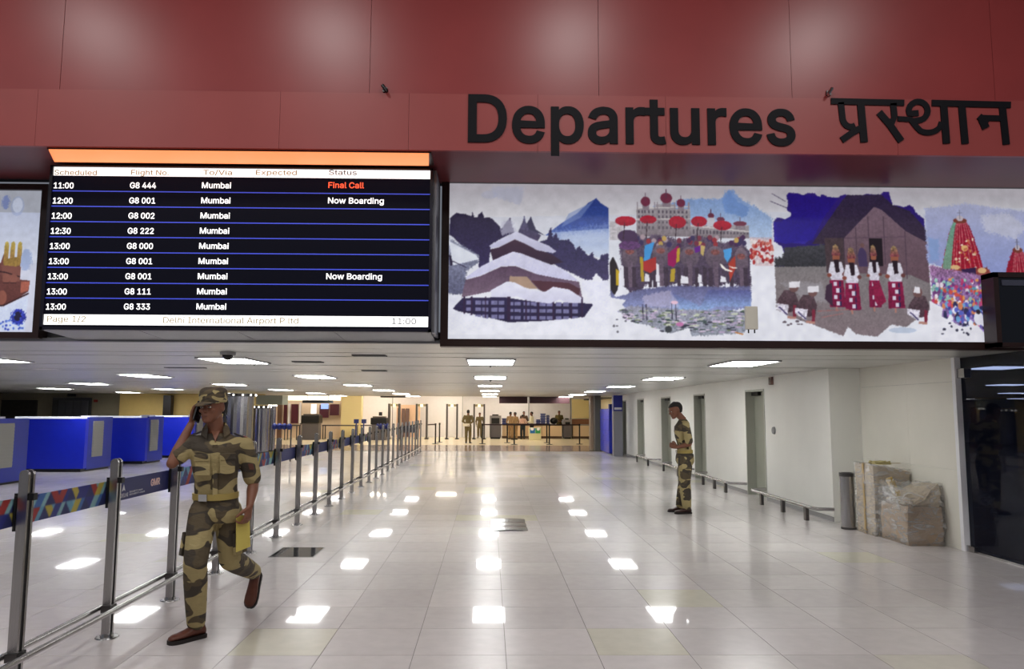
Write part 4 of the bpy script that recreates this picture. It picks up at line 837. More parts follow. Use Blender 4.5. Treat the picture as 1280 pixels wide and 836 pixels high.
for x, y, f_ in ((118,560,1),(212,582,1),(778,582,-1)):
    p.poly([(x-62,y+40),(x-30,y-2),(x+20,y),(x+38,y+50),(x+26,y+100),(x-40,y+110),(x-72,y+70)], (84,66,74), (70,50,60), var=.3)
    p.oval(x+18*f_, y-18, 24, 26, (110,80,80)); p.poly([(x-6,y-42),(x+40*f_+10,y-46),(x+44*f_+4,y-16),(x-6,y-12)], (222,220,228))
    p.poly([(x-74,y+62),(x-10,y+70),(x-20,y+124),(x-74,y+90)], (206,202,216), var=.3)
    p.line(x-60, y+80, x-20, y+118, 6, (50,40,90)); p.line(x+20, y+70, x+16, y+130, 16, (120,40,60)); p.line(x-20,y+130,x+24,y+134,12,(176,130,120))
p.line(250,660,410,650,4,(150,100,100)); p.line(270,690,380,670,4,(160,110,110)); p.line(40,80,110,120,3,(60,50,80)); p.line(30,118,115,152,3,(60,50,80))
p.dots(60,700,180,760,8,(10,6),((90,80,90),),9); p.oval(675,750,70,14,(150,170,200),al=.5)
# 4: temple chariots above a crowd
p.T = (1140, 225, .2452)
p.poly([(44,150),(250,120),(571,160),(760,160),(760,470),(440,520),(380,500),(44,420)], (172,176,206), (140,152,208), var=.05, rough=5)
p.poly([(330,180),(480,170),(571,240),(500,300),(350,260)], (204,204,216), al=.6, rough=8); p.poly([(50,290),(110,300),(105,400),(60,420)], (130,160,210), al=.7, rough=5)
def tower(cx, w, y0, y1, green=True):
    f = lambda t: w * (.30 + .70 * t ** .75)
    prof = [(t, f(t)) for t in (0,.1,.25,.4,.6,.8,1)]
    L_ = [(cx - r_, y0 + (y1-y0)*t) for t, r_ in prof]; R_ = [(cx + r_, y0 + (y1-y0)*t) for t, r_ in reversed(prof)]
    p.poly(L_ + R_, (140,26,52), (156,22,44), var=.18, rough=2)
    if green: p.poly([(cx - r_*.98, y0 + (y1-y0)*t) for t, r_ in prof] + [(cx - r_*.55, y0 + (y1-y0)*t) for t, r_ in reversed(prof)], (110,160,140), (120,150,130), var=.15)
    for q in (-.45,-.3,-.1,.12,.4,.62,.85):
        for (t0, r0), (t1, r1) in zip(prof, prof[1:]): p.line(cx+q*r0, y0+(y1-y0)*t0, cx+q*r1, y0+(y1-y0)*t1, 4, (206,130,130), al=.75)
    p.oval(cx, y0-4, w*.33, 14, (120,60,50)); p.oval(cx, y0-16, w*.16, 14, (196,186,196)); p.line(cx, y0-60, cx, y0-10, 4, (110,110,130)); p.line(cx-12,y0-44,cx+12,y0-44,4,(110,110,130))
tower(222, 108, 212, 450); tower(508, 78, 356, 500, False); tower(560, 60, 380, 480, False) if False else None
p.oval(238,345,18,16,(226,180,120)); p.dots(190,300,290,440,34,(8,8),((230,200,170),(200,120,80),(240,220,200),(180,40,50)),12)
p.poly([(95,455),(350,440),(385,500),(340,520),(100,510)], (146,70,50), (110,50,70), var=.3, rough=3); p.poly([(215,450),(290,440),(285,505),(215,510)], (50,30,70))
p.oval(185,440,24,12,(220,180,130)); p.oval(320,455,22,14,(220,180,130))
p.poly([(55,430),(100,440),(380,490),(440,520),(460,470),(600,470),(760,480),(760,790),(460,790),(330,780),(280,720),(200,730),(100,680),(110,640),(60,600)], (150,110,150), (120,100,170), var=.4, rough=4)
p.dots(60, 500, 445, 640, 240, (11,14), ((200,80,70),(226,216,226),(90,150,170),(180,60,110),(220,150,90),(80,80,160),(150,190,180),(110,60,120)), 21)
p.dots(110, 620, 440, 760, 120, (14,20), ((90,100,190),(226,226,240),(60,60,140),(190,80,130),(110,160,210),(50,50,90),(210,130,90)), 22)
p.dots(445, 480, 740, 780, 160, (12,16), ((200,80,70),(226,216,226),(90,150,170),(180,60,110),(80,80,160)), 23)
for x, y in ((288,690),(375,680),(405,720),(340,710)): p.oval(x, y, 24, 34, (226,226,240)); p.oval(x, y-32, 11, 12, (50,40,50))
p.poly([(44,605),(110,640),(100,680),(200,732),(280,722),(330,782),(340,800),(44,800)], (228,228,238), var=.02)
p.dots(85,700,260,775,12,(9,7),((50,50,70),),6)
mural = lightbox('mural', 'long framed mural of pagoda, elephants, dancers and temple chariot right of the board', 560, 237, 1330, 424, p)
# the small white box on its lower edge
q = P(938, 399, YM - .04)
jb = thing('junction_box', (q.x, YM - .04, q.z - .13), 'small white box with two short legs at the mural\'s lower edge', 'box')
MB().box(q.x - .062, q.x + .062, YM - .085, YM - .04 - .005, q.z - .105, q.z + .125).build('case', mat('ivory_plastic', (222, 218, 204), 0.4), jb, bevel=.008)
for dx in (-.03, .03): MB().cyl((q.x + dx, YM - .062, q.z - .105), (q.x + dx, YM - .062, q.z - .14), .007).build('leg', M_black, jb)
# left mural: a bronze hand
p2 = Paint(-60, 238, 64, 417, 1.6, (206, 210, 228))
p2.rect(-60, 238, 64, 268, (168, 172, 184)); p2.poly([(-60,266),(64,266),(64,330),(-60,330)], (190,198,222), (214,220,236))
p2.T = (0, 235, .2273)
p2.oval(30,80,25,40,(90,110,180),al=.6,rough=6); p2.oval(110,100,45,55,(150,165,205),al=.5); p2.oval(110,95,34,42,(196,204,224),al=.9); p2.oval(190,400,40,60,(120,145,200),al=.5,rough=8)
p2.poly([(-260,420),(25,420),(50,340),(60,400),(155,400),(160,510),(228,515),(222,575),(160,610),(60,655),(-260,655)], (118,72,66), (92,52,50), var=.12)
for x in (58, 100, 145): p2.poly([(x-15,330),(x-12,306),(x,298),(x+12,306),(x+15,330),(x+14,420),(x-15,420)], (186,166,84), (156,116,74), var=.15)
p2.poly([(40,400),(155,380),(155,430),(90,450),(45,430)], (150,120,64), var=.2)
p2.poly([(30,430),(160,440),(160,520),(50,520)], (124,78,70)); p2.line(-40,462,60,470,7,(52,30,34)); p2.line(60,470,160,495,7,(52,30,34))
for x in (70, 118): p2.oval(x, 505, 26, 26, (134,84,74)); p2.line(x-20, 528, x+20, 528, 6, (60,34,36))
p2.line(-60,650,60,655,8,(52,28,32)); p2.line(60,655,225,585,8,(52,28,32)); p2.poly([(170,520),(226,520),(220,570),(170,585)], (168,96,80), var=.1)
p2.oval(50,610,32,40,(138,84,72)); p2.rect(-260,660,12,790,(130,110,70),var=.4)
p2.poly([(15,660),(60,664),(222,600),(215,792),(15,792)], (206,216,240), var=.05); p2.oval(165,715,48,44,(50,60,170),rough=7,var=.3); p2.oval(165,712,26,26,(34,30,60),rough=4); p2.dots(25,690,200,785,26,(10,8),((60,80,190),(90,120,210)),30)
mural2 = lightbox('mural', 'framed mural of a bronze hand at the left edge behind the board', -60, 239, 56, 415, p2, .06)
# framed dark panel standing out before the right end of the mural
YQ = 7.12; q0, q1 = P(1247, 433, YQ), P(1247, 340, YQ)
dc = thing('display_case', (5.4, YQ, q0.z), 'dark framed glass case jutting out before the right end of the mural', 'display case')
MB().box(q0.x + .05, 6.4, YQ + .02, YM - .055, q0.z + .04, q1.z - .05).build('glass_front', M_glass, dc)
f = MB(); f.box(q0.x, q0.x + .05, YQ, YM - .055, q0.z, q1.z).box(q0.x, 6.4, YQ, YM - .055, q1.z - .05, q1.z).box(q0.x, 6.4, YQ, YM - .055, q0.z, q0.z + .04)
f.build('frame', M_frame, dc)
MB().box(q0.x + .09, 6.4, YQ + .008, YQ + .02, q1.z - .13, q1.z - .075).build('rail', mat('grey_blue_metal', (86, 88, 104), 0.4, 0.4), dc)
# thin aluminium edge between mural and ceiling
tag(MB().box(-10, 5.9, 7.38, 7.47, CZ - .0, CZ + .03).build('trim_1', M_alu, org=(0, 7.4, CZ)), kind='structure')

# ---------------------------------------------------------------- queue railing
XQ = -2.69; PY0 = 5.53; PS = 1.052
rl = thing('queue_railing', (XQ, PY0 - PS, 0), 'long steel queue railing with printed belts running back beside the walkway', 'railing')
def post_parts(y):
    m = MB()
    def plate(y0, y1):
        pts = [(XQ - .027, .006), (XQ + .027, .006)] + [(XQ + .027 * math.cos(R(a)), 1.223 + .027 * math.sin(R(a))) for a in range(0, 181, 30)]
        m.prism_y(pts, y0, y1)
    plate(y - .034, y - .014); plate(y + .014, y + .034)
    core = MB().box(XQ - .020, XQ + .020, y - .016, y + .016, .006, 1.2)
    base = MB().cyl((XQ, y, 0), (XQ, y, .008), .078, .074, 20).cyl((XQ, y, .008), (XQ, y, .028), .045, .04, 16)
    return m, core, base
pm_, pc_, pb_ = post_parts(0)
post0 = None
for k in range(-1, 24):
    y = PY0 + k * PS
    if post0 is None:
        oo = (XQ, 0, 0)
        me = pm_.mesh('post', oo); me.materials.append(M_steel)
        mc = pc_.mesh('core', oo); mc.materials.append(M_black)
        mb0 = pb_.mesh('base_plate', oo); mb0.materials.append(M_steel); mb0.shade_smooth(); mb0.set_sharp_from_angle(angle=R(38))
        cl = MB().box(XQ - .055, XQ + .055, -.02, .02, 1.075, 1.115).box(XQ - .05, XQ - .035, -.03, .03, .90, 1.10).mesh('clamp', oo); cl.materials.append(M_black)
        cl2 = MB().cyl((XQ - .075, -.0, .20), (XQ + .075, 0, .20), .016, .016, 10).box(XQ - .034, XQ + .034, -.045, .045, .175, .225).mesh('rail_bracket', oo); cl2.materials.append(M_steel_d)
        post0 = True
    p_ = bpy.data.objects.new('post', me); COL.objects.link(p_); p_.parent = rl; p_.location = (0, y - (PY0 - PS), 0)
    for nm, mm in (('core', mc), ('base_plate', mb0), ('belt_clamp', cl), ('rail_bracket', cl2)):
        q_ = bpy.data.objects.new(nm, mm); COL.objects.link(q_); q_.parent = p_
for dx in (-.062, .062):
    MB().cyl((XQ + dx, PY0 - PS - 1.2, .20), (XQ + dx, PY0 + 23 * PS + .05, .20), .019, .019, 12).build('rail', M_steel, rl, auto=True)
# belts: a painted strip in each bay
M_belt = attr_mat('printed_belt', 0.0, 0.55, 1.0)
cols = [(44, 52, 120), (150, 50, 48), (176, 160, 66), (96, 150, 176), (60, 100, 160), (36, 42, 120), (128, 170, 176)]
def belt(k, kind):
    y0, y1 = PY0 + k * PS, PY0 + (k + 1) * PS
    L_ = 105; H_ = 17
    pt = Paint(0, 0, L_, H_, 1.6 if kind == 0 or k < 2 else .6, (38, 44, 96))
    if kind == 0:
        g = random.Random(k + 11); w = 11.7; h = H_ / 2
        for i in range(-1, 10):
            for j in range(2):
                x = i * w + (w / 2 if j else 0); y = j * h; sk = w / 2 if (i + j) % 2 else -w / 2
                c = g.choice(cols if (i * 3 + j) % 4 else cols[1:3]); c2 = g.choice(cols[3:])
                pt.poly([(x, y), (x + w * .62, y), (x + w * .62 + sk, y + h), (x + sk, y + h)], c)
                pt.poly([(x + w * .62, y), (x + w, y), (x + w + sk, y + h), (x + w * .62 + sk, y + h)], c2)
    else:
        pt.rect(0, 0, L_, H_, (40, 44, 100)); pt.rect(0, 0, 5, H_, (150, 140, 150), var=.6)
    z1 = 1.085; z0 = .925
    pt.sheet('belt', M_belt, (XQ - .058, y0 + .0, z0), (0, 1, 0), (0, 0, 1), y1 - y0, z1 - z0, rl)
    return y0, y1, z0, z1
KIND = {-1: 0, 0: 1, 1: 0, 2: 0, 3: 0, 4: 1, 5: 0, 6: 1, 7: 0, 8: 1, 9: 1, 10: 0}
for k in range(-2, 11): belt(k, KIND.get(k, 0))
M_bw = mat('belt_print_white', (206, 206, 214), 0.5); M_br = mat('belt_print_pink', (226, 190, 186), 0.5)
yb0 = PY0
def blt(s, y, z, w, h, m, off=.012): text('lettering', s, m, (XQ - .0575, y, z), w, h, rl, offset=off, depth=.0015, ux=(0, 1, 0), nrm=(1, 0, 0))
blt('GMR', yb0 + .70, .985, .17, .052, M_br, .03)
blt('DELHI', yb0 + .20, .945, .12, .028, M_bw, .0); blt('SECURITY check', yb0 + .34, .968, .22, .013, M_bw, 0.0); blt('SECURITY check', yb0 + .34, .948, .26, .013, M_bw, 0.0)
MB().prism_x([(yb0 + .22, .99), (yb0 + .245, 1.04), (yb0 + .27, .99), (yb0 + .25, 1.0)], XQ - .057, XQ - .0555).build('emblem', M_bw, rl)

# ---------------------------------------------------------------- floor fittings
a, b, c, d = G(340, 696), G(394, 695.5), G(403, 684.5), G(352, 684)
x0, x1, y0, y1 = (a.x + d.x) / 2, (b.x + c.x) / 2, a.y, c.y
fh = thing('floor_hatch', ((x0 + x1) / 2, (y0 + y1) / 2, 0), 'dark polished hatch plate set in the floor beside the railing', 'floor hatch')
MB().box(x0, x1, y0, y1, 0, .0035).build('plate', mat('dark_polished', (34, 36, 44), 0.06, 0.6), fh)
f = MB(); e = .012
f.box(x0 - e, x1 + e, y0 - e, y0, 0, .004).box(x0 - e, x1 + e, y1, y1 + e, 0, .004).box(x0 - e, x0, y0, y1, 0, .004).box(x1, x1 + e, y0, y1, 0, .004)
f.build('rim', M_steel_d, fh)
a, b, c = G(614, 663.5), G(660, 663.5), G(656, 648.5)
fv = thing('floor_plate', ((a.x + b.x) / 2, (a.y + c.y) / 2, 0), 'bowed stainless steel strips covering an opening in the middle of the floor', 'floor plate')
sp = (c.y - a.y) / 3
for k in range(3):
    n = 8; m = MB(); rr = []
    for i in range(n + 1):
        x = a.x + (b.x - a.x) * i / n; t = 2 * i / n - 1; lift = .010 * (1 - t * t) + .003
        rr.append([(x, a.y + k * sp + .01, lift), (x, a.y + (k + .5) * sp, lift + .012), (x, a.y + (k + 1) * sp - .012, lift), (x, a.y + (k + .5) * sp, .001)])
    m.loft(rr); m.build('strip', mat('stainless', (188, 188, 190), 0.18, 1.0), fv, smooth=False)

# ---------------------------------------------------------------- low bumper rails along the door wall
def bumper(label, y0, y1, legs, wrap=False):
    t = thing('bumper_rail', (4.76, (y0 + y1) / 2, 0), label, 'guard rail', 'low steel bumper rails along the door wall')
    z = .205; pts = [(5.09, y1 + .12, z), (4.80, y1 + .02, z), (4.76, y1 - .1, z), (4.76, y0 + .1, z), (4.80, y0 - .02, z), (5.09 if not wrap else 5.02, y0 - (.12 if not wrap else .06), z)]
    MB().tube(pts, .026, 10).build('rail', M_steel, t, auto=True)
    for y in legs:
        MB().box(4.735, 4.785, y - .04, y + .04, 0, z - .015).build('leg', M_steel_d, t)
bumper('low steel bumper rail nearest the column, three short legs', 11.05, 13.75, (11.35, 12.25, 13.2), True)
bumper('low steel bumper rail between the two nearest doorways', 15.0, 17.5, (15.2, 15.95, 16.8))
bumper('low steel bumper rail behind the standing guard at the white wall', 18.8, 20.9, (19.0, 20.6))
bumper('farthest low steel bumper rail, near the blue lockers', 22.4, 24.5, (22.6, 24.3))
# alarm box and round switch
p = PX(965, 476, XW)
t = thing('fire_alarm', (XW, p.y, p.z), 'small red and dark alarm box on the white wall over the nearest door', 'alarm')
MB().box(XW - .04, XW, p.y - .07, p.y + .07, p.z - .07, p.z + .07).build('case', mat('alarm_grey', (120, 90, 84), 0.4), t, bevel=.006)
MB().box(XW - .048, XW - .04, p.y - .035, p.y + .035, p.z - .05, p.z + .05).build('lens', mat('alarm_dark', (50, 30, 30), 0.2), t)
p = PX(968, 538, XW)
o = MB().cyl((XW, p.y, p.z), (XW - .03, p.y, p.z), .07, .06, 20).build('door_button', M_grey, org=(XW, p.y, p.z), auto=True); tag(o, 'round grey push button on the white wall beside the nearest door', 'button')

# ---------------------------------------------------------------- bin and wrapped cartons by the column
bn = thing('waste_bin', (5.0, 10.52, 0), 'slim brushed steel cylinder bin between column and wrapped cartons', 'bin')
MB().cyl((5.0, 10.52, .02), (5.0, 10.52, .74), .098, .098, 28).build('body', M_steel, bn, auto=True)
MB().cyl((5.0, 10.52, 0), (5.0, 10.52, .03), .102, .102, 28).cyl((5.0, 10.52, .72), (5.0, 10.52, .77), .103, .103, 28).build('rings', M_steel_d, bn, auto=True)
MB().cyl((5.0, 10.52, .765), (5.0, 10.52, .775), .07, .07, 20).build('lid', M_black, bn)
M_carton = mat('brown_carton', (158, 138, 118), 0.7, var=0.12, vscale=4, stretch=(1, 1, 3))
M_carton2 = mat('tan_carton', (178, 164, 144), 0.65, var=0.10, vscale=4)
def film_mat():
    m = bpy.data.materials.new('clear_film'); m.use_nodes = True; nt = m.node_tree; N = nt.nodes; L = nt.links
    b = N['Principled BSDF']; out = N['Material Output']
    b.inputs['Base Color'].default_value = (.80, .80, .79, 1); b.inputs['Roughness'].default_value = .16
    tr = N.new('ShaderNodeBsdfTransparent'); mx = N.new('ShaderNodeMixShader')
    tc = N.new('ShaderNodeTexCoord'); mp = N.new('ShaderNodeMapping'); mp.inputs['Scale'].default_value = (1, 1, 2.5); L.new(tc.outputs['Object'], mp.inputs[0])
    n = N.new('ShaderNodeTexNoise'); n.inputs['Scale'].default_value = 7; n.inputs['Detail'].default_value = 5; n.inputs['Distortion'].default_value = 1.2; L.new(mp.outputs[0], n.inputs['Vector'])
    r = N.new('ShaderNodeMapRange'); r.inputs[1].default_value = .4; r.inputs[2].default_value = .68; r.inputs[3].default_value = .10; r.inputs[4].default_value = .5
    L.new(n.outputs[0], r.inputs[0]); L.new(r.outputs[0], mx.inputs[0]); L.new(tr.outputs[0], mx.inputs[1]); L.new(b.outputs[0], mx.inputs[2]); L.new(mx.outputs[0], out.inputs[0])
    bp = N.new('ShaderNodeBump'); bp.inputs['Strength'].default_value = .9; bp.inputs['Distance'].default_value = .03; L.new(n.outputs[0], bp.inputs['Height']); L.new(bp.outputs[0], b.inputs['Normal'])
    return m
M_film = film_mat()
def lump(x0, x1, y0, y1, z0, z1, n=5, amp=.012, seed=1, tops=None, swell=0):
    """a box with a divided, uneven surface; tops lifts the four upper corners"""
    g = random.Random(seed); m = MB(); vid = {}; vs = []
    def V(i, j, k):
        if (i, j, k) not in vid:
            u, v, w = i / n, j / n, k / n; x = x0 + (x1-x0)*u; y = y0 + (y1-y0)*v; h = z1
            if tops: h = tops[0]*(1-u)*(1-v) + tops[1]*u*(1-v) + tops[2]*u*v + tops[3]*(1-u)*v
            z = z0 + (h - z0) * w
            s = swell * math.sin(math.pi * w)
            x += (u - .5) * 2 * s + g.uniform(-amp, amp); y += (v - .5) * 2 * s + g.uniform(-amp, amp); z += (g.uniform(-amp, amp) if w > 0 else 0)
            vid[(i, j, k)] = len(vs); vs.append((x, y, z))
        return vid[(i, j, k)]
    fs = []
    for a_ in range(n):
        for b_ in range(n):
            fs += [(V(a_,b_,0),V(a_,b_+1,0),V(a_+1,b_+1,0),V(a_+1,b_,0)), (V(a_,b_,n),V(a_+1,b_,n),V(a_+1,b_+1,n),V(a_,b_+1,n)),
                   (V(a_,0,b_),V(a_+1,0,b_),V(a_+1,0,b_+1),V(a_,0,b_+1)), (V(a_,n,b_),V(a_,n,b_+1),V(a_+1,n,b_+1),V(a_+1,n,b_)),
                   (V(0,a_,b_),V(0,a_,b_+1),V(0,a_+1,b_+1),V(0,a_+1,b_)), (V(n,a_,b_),V(n,a_+1,b_),V(n,a_+1,b_+1),V(n,a_,b_+1))]
    return m.add(vs, fs)
ct = thing('carton_bale', (5.3, 10.1, 0), 'taller film-wrapped carton bale behind the squat one, beside the steel bin', 'carton')
lump(5.06, 5.54, 9.90, 10.38, 0, .90, 5, .006, 3, (.92, .84, .84, .92)).build('carton', M_carton2, ct)
lump(5.045, 5.548, 9.885, 10.395, 0, .91, 6, .012, 4, (.935, .855, .855, .935)).build('plastic_film', M_film, ct, smooth=True)
MB().box(5.04, 5.05, 10.12, 10.16, 0, .92).box(5.04, 5.55, 10.12, 10.16, .925, .93).build('paper_strap', mat('strap_tan', (176, 150, 104), .6), ct)
lump(5.15, 5.35, 9.98, 10.18, .92, .955, 4, .012, 9).build('torn_paper', mat('torn_yellow', (196, 184, 130), .7), ct)
ct2 = thing('carton_bale', (5.32, 9.5, 0), 'squat open carton bale with loose shiny film, nearest the glass wall', 'carton')
lump(5.10, 5.515, 9.20, 9.80, 0, .46, 6, .008, 5, None, .012).build('carton', M_carton, ct2)
lump(5.19, 5.52, 9.24, 9.80, .46, .70, 5, .012, 6, (.50, .74, .70, .52), .02).build('upper_carton', M_carton2, ct2)
lump(5.085, 5.530, 9.185, 9.815, 0, .60, 7, .018, 7, (.58, .76, .72, .74), .015).build('plastic_film', M_film, ct2, smooth=True)
g_ = random.Random(3)
for k in range(3):
    vs = []; fs = []; W_ = 6
    for i in range(W_):
        for j in range(W_):
            u, v = i / (W_ - 1), j / (W_ - 1)
            vs.append((5.07 + .02 * g_.random() + .05 * k * u, 9.3 + .46 * u * (1 - .25 * v) + .08 * v, .40 + .40 * v * (1 - abs(u - .62) * 1.2) + .03 * g_.random()))
    for i in range(W_ - 1):
        for j in range(W_ - 1): fs.append((i*W_+j, (i+1)*W_+j, (i+1)*W_+j+1, i*W_+j+1))
    MB().add(vs, fs).build('film_flap', M_film, ct2, smooth=True)
MB().add([(5.16, 9.62, .56), (5.30, 9.66, .54), (5.22, 9.74, .78), (5.13, 9.72, .76), (5.16, 9.635, .56), (5.30, 9.675, .54), (5.22, 9.755, .78), (5.13, 9.735, .76)],
         [(0,1,2,3),(7,6,5,4),(0,4,5,1),(1,5,6,2),(2,6,7,3),(3,7,4,0)]).build('carton_flap', mat('flap_yellow', (188, 160, 90), .6), ct2)

# ---------------------------------------------------------------- blue check-in islands on the left
M_b1 = mat('blue_laminate', (26, 44, 200), 0.32, var=.03); M_b2 = mat('blue_laminate_side', (34, 52, 160), 0.4, var=.03)
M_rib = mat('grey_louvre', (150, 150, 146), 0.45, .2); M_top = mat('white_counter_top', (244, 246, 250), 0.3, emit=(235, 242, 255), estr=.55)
IL = ['nearest blue check-in island at the left edge of the photo', 'second blue check-in island, broad bright front facing the walkway',
      'third blue check-in island from the left, half hidden behind the second', 'fourth blue check-in island, mostly behind the guard on the phone']
for n, (y0, ylen, xr) in enumerate(((15.5, 1.55, -10.28), (19.65, 1.5, -10.46), (22.65, 1.3, -10.25), (25.6, 1.3, -10.0))):
    wd = 1.75 if n else 2.6; xl = xr - wd
    t = thing('check_in_island', ((xl + xr) / 2, y0 + ylen / 2, 0), IL[n], 'counter', 'blue check-in islands')
    MB().box(xl, xr - .04, y0 + .05, y0 + ylen - .05, 0, .08).build('plinth', M_black, t)
    # curved front
    m = MB(); pts = [(xl + (xr - xl) * i / 10, y0 + .10 * (1 - math.sin(math.pi * i / 10)) ** 1 - .0) for i in range(11)] + [(xr, y0 + .25), (xl, y0 + .25)]
    m.prism_z(pts, .08, 1.36); m.build('front_panel', M_b1, t, auto=True)
    MB().box(xr - .05, xr, y0 + .25, y0 + ylen, .05, 1.40).build('side_panel', M_b2, t, bevel=.006)
    MB().box(xl, xr - .05, y0 + .25, y0 + ylen - .1, .08, 1.10).build('cabinet', M_b2, t)
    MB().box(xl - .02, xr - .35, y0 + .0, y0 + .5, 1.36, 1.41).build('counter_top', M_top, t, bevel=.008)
    MB().box(xl + .3, xl + .9, y0 + .55, y0 + .6, 1.10, 1.38).build('monitor_back', M_grey, t)
    lv = MB().box(xr + .001, xr + .02, y0 + .48 * ylen - .26, y0 + .48 * ylen + .26, .36, 1.30).build('louvre_panel', M_rib, t)
    for q in range(12):
        z = .40 + q * .073
        MB().box(xr + .02, xr + .032, y0 + .48 * ylen - .25, y0 + .48 * ylen + .25, z, z + .05).build('louvre_slat', M_rib, lv)
    MB().box(xr - .30, xr - .06, y0 + .4, y0 + .8, 1.41 - .31, 1.44).build('desk_printer', M_white, t)

# ---------------------------------------------------------------- far left: lift doors, wall bays, steel drums
def panel(name, label, cat, px0, py0, px1, py1, Y, th, m, parent=None):
    a, b = P(px0, py1, Y), P(px1, py0, Y)
    if 'sign' in name: b.z = CZ
    o = MB().box(a.x, b.x, Y, Y + th, max(0, a.z), b.z).build(name, m, parent, org=((a.x+b.x)/2, Y, max(0, a.z)) if parent is None else None)
    if label: tag(o, label, cat)
    return o
YL = 31.35
a, b = P(66, 497, YL), P(113, 497, YL)
ld = thing('lift_doors', ((a.x + b.x) / 2, YL, 0), 'wide grey steel lift doors in the beige back wall, far left', 'lift')
MB().box(a.x, b.x, YL, YL + .14, 0, b.z).build('frame', M_dgrey, ld)
for k in range(4):
    w4 = (b.x - a.x - .3) / 4; MB().box(a.x + .25 + k * w4 + .01, a.x + .25 + (k + 1) * w4 - .01, YL - .03, YL, 0, b.z - .12).build('door_leaf', mat('lift_steel', (132, 132, 140), .35, .8), ld)
panel('shutter_bay', 'dark shuttered bay in the back wall at the far left edge', 'shutter', 0, 500, 46, 526, 31.4, .09, mat('dark_bay', (58, 54, 50), .6, var=.2))
panel('speaker_box', 'small black box on the wall above the lift doors', 'fitting', 84, 492, 93, 495.5, 31.2, .12, M_black)
panel('alarm_box', 'small red box on the beige wall right of the lift doors', 'alarm', 117, 499.5, 121.5, 502.5, 31.42, .06, mat('alarm_red', (150, 40, 34), .4))
a, b = P(150, 494, 31.3), P(330, 494, 31.3)
yw = MB().box(a.x, b.x, 31.3, 31.5, 0, 2.27).build('wall_yellow', M_yellow, org=(a.x, 31.3, 0)); tag(yw, kind='structure')
panel('column', 'dark square column before the yellow wall, left of the guard on the phone', 'column', 201, 494, 214, 560, 31.0, .29, mat('dark_column', (36, 26, 26), .35))
M_drum = mat('drum_steel', (168, 166, 170), 0.2, 1.0, var=.05, vscale=30, stretch=(6, 6, .1))
def drum(label, px, w_px, ptop, pbot, Y):
    c = P(px, ptop, Y); r = w_px / FPX * Y / 2; top = min(c.z, CZ - .02)
    t = thing('steel_drum', (c.x, Y, 0), label, 'column', 'fluted steel columns')
    n = 28; pts = [(c.x + (r * (1.0 if i % 2 else .93)) * math.cos(2*math.pi*i/n), Y + (r * (1.0 if i % 2 else .93)) * math.sin(2*math.pi*i/n)) for i in range(n)]
    MB().prism_z(pts, .05, top - .1).build('shaft', M_drum, t)
    MB().cyl((c.x, Y, 0), (c.x, Y, .06), r * 1.1, r * 1.1, 24).cyl((c.x, Y, top - .1), (c.x, Y, top), r * 1.12, r * 1.12, 24).build('collars', M_steel_d, t, auto=True)
    m = MB()
    for i in range(12):
        a_ = 2 * math.pi * i / 12; m.ell((c.x + r * 1.14 * math.cos(a_), Y + r * 1.14 * math.sin(a_), top - .05), (.035, .035, .035), None, 8, 5)
    m.build('bulbs', mat('small_bulbs', (255, 250, 240), .4, emit=(255, 250, 238), estr=2.5), t)
drum('broad fluted steel column right behind the head of the guard on the phone', 299, 36, 492, 560, 26.0)
drum('slimmer fluted steel column right of the broad one, under a green-grey box', 327, 20, 507, 560, 28.6)
drum('narrow fluted steel column at the end of the row, beside a brown strip', 341, 8, 505, 560, 29.8)
panel('header_box', 'green-grey box beam over the slimmer steel column', 'beam', 320, 494, 353, 505.5, 28.2, .8, mat('green_grey', (160, 160, 136), .5))
panel('brown_partition', 'narrow brown upright panel beside the steel columns', 'partition', 345.5, 505, 352.5, 552, 30.0, .15, mat('brown_lam', (120, 84, 58), .5))

# shop with maroon panels, screens and a lit header
YSH = 44.0
a, b = P(350, 497, YSH), P(426, 497, YSH)
sh = thing('shop_front', ((a.x + b.x) / 2, YSH, 0), 'far shop front with maroon panels and lit white header, left of yellow column', 'shop')
MB().box(a.x - 1, b.x - .02, YSH + .3, YSH + .5, 0, 2.75).build('back_wall', mat('shop_cream', (224, 204, 180), .5), sh)
panel('lit_header', None, None, 350, 493, 425, 500, YSH, .25, mat('header_lit', (255, 250, 235), .5, emit=(255, 248, 232), estr=1.3), sh)
M_mar = mat('maroon_panel', (84, 34, 48), .4)
for q in ((354, 505, 359, 530), (363.5, 505, 373, 529), (412, 505, 424, 519), (399, 506, 411, 522)): panel('maroon_panel', None, None, *q, YSH - .05, .1, M_mar, sh)
for q in ((359.5, 504, 362.5, 530), (373.5, 503, 376, 530)): panel('upright', None, None, *q, YSH - .1, .15, M_white, sh)
panel('lit_poster', None, None, 388.5, 505, 395.5, 517, YSH - .12, .06, mat('poster_lit', (240, 240, 240), .5, emit=(235, 236, 240), estr=.9), sh)
panel('blue_screen', None, None, 401, 504.5, 410.5, 511, YSH - .12, .06, mat('screen_blue', (140, 170, 230), .4, emit=(150, 176, 235), estr=.9), sh)
a, b = P(378, 503.6, 34.0), P(416, 500.2, 34.0); sgn = thing('hanging_sign', ((a.x + b.x) / 2, 34, a.z), 'long dark hanging sign before the lit shop header', 'sign')
MB().box(a.x, b.x, 34.0, 34.1, a.z, b.z).build('sign_panel', mat('sign_dark', (60, 66, 66), .4), sgn)
for x in (a.x + .2, b.x - .2): MB().cyl((x, 34.05, b.z), (x, 34.05, CZ), .012).build('rod', M_steel_d, sgn)
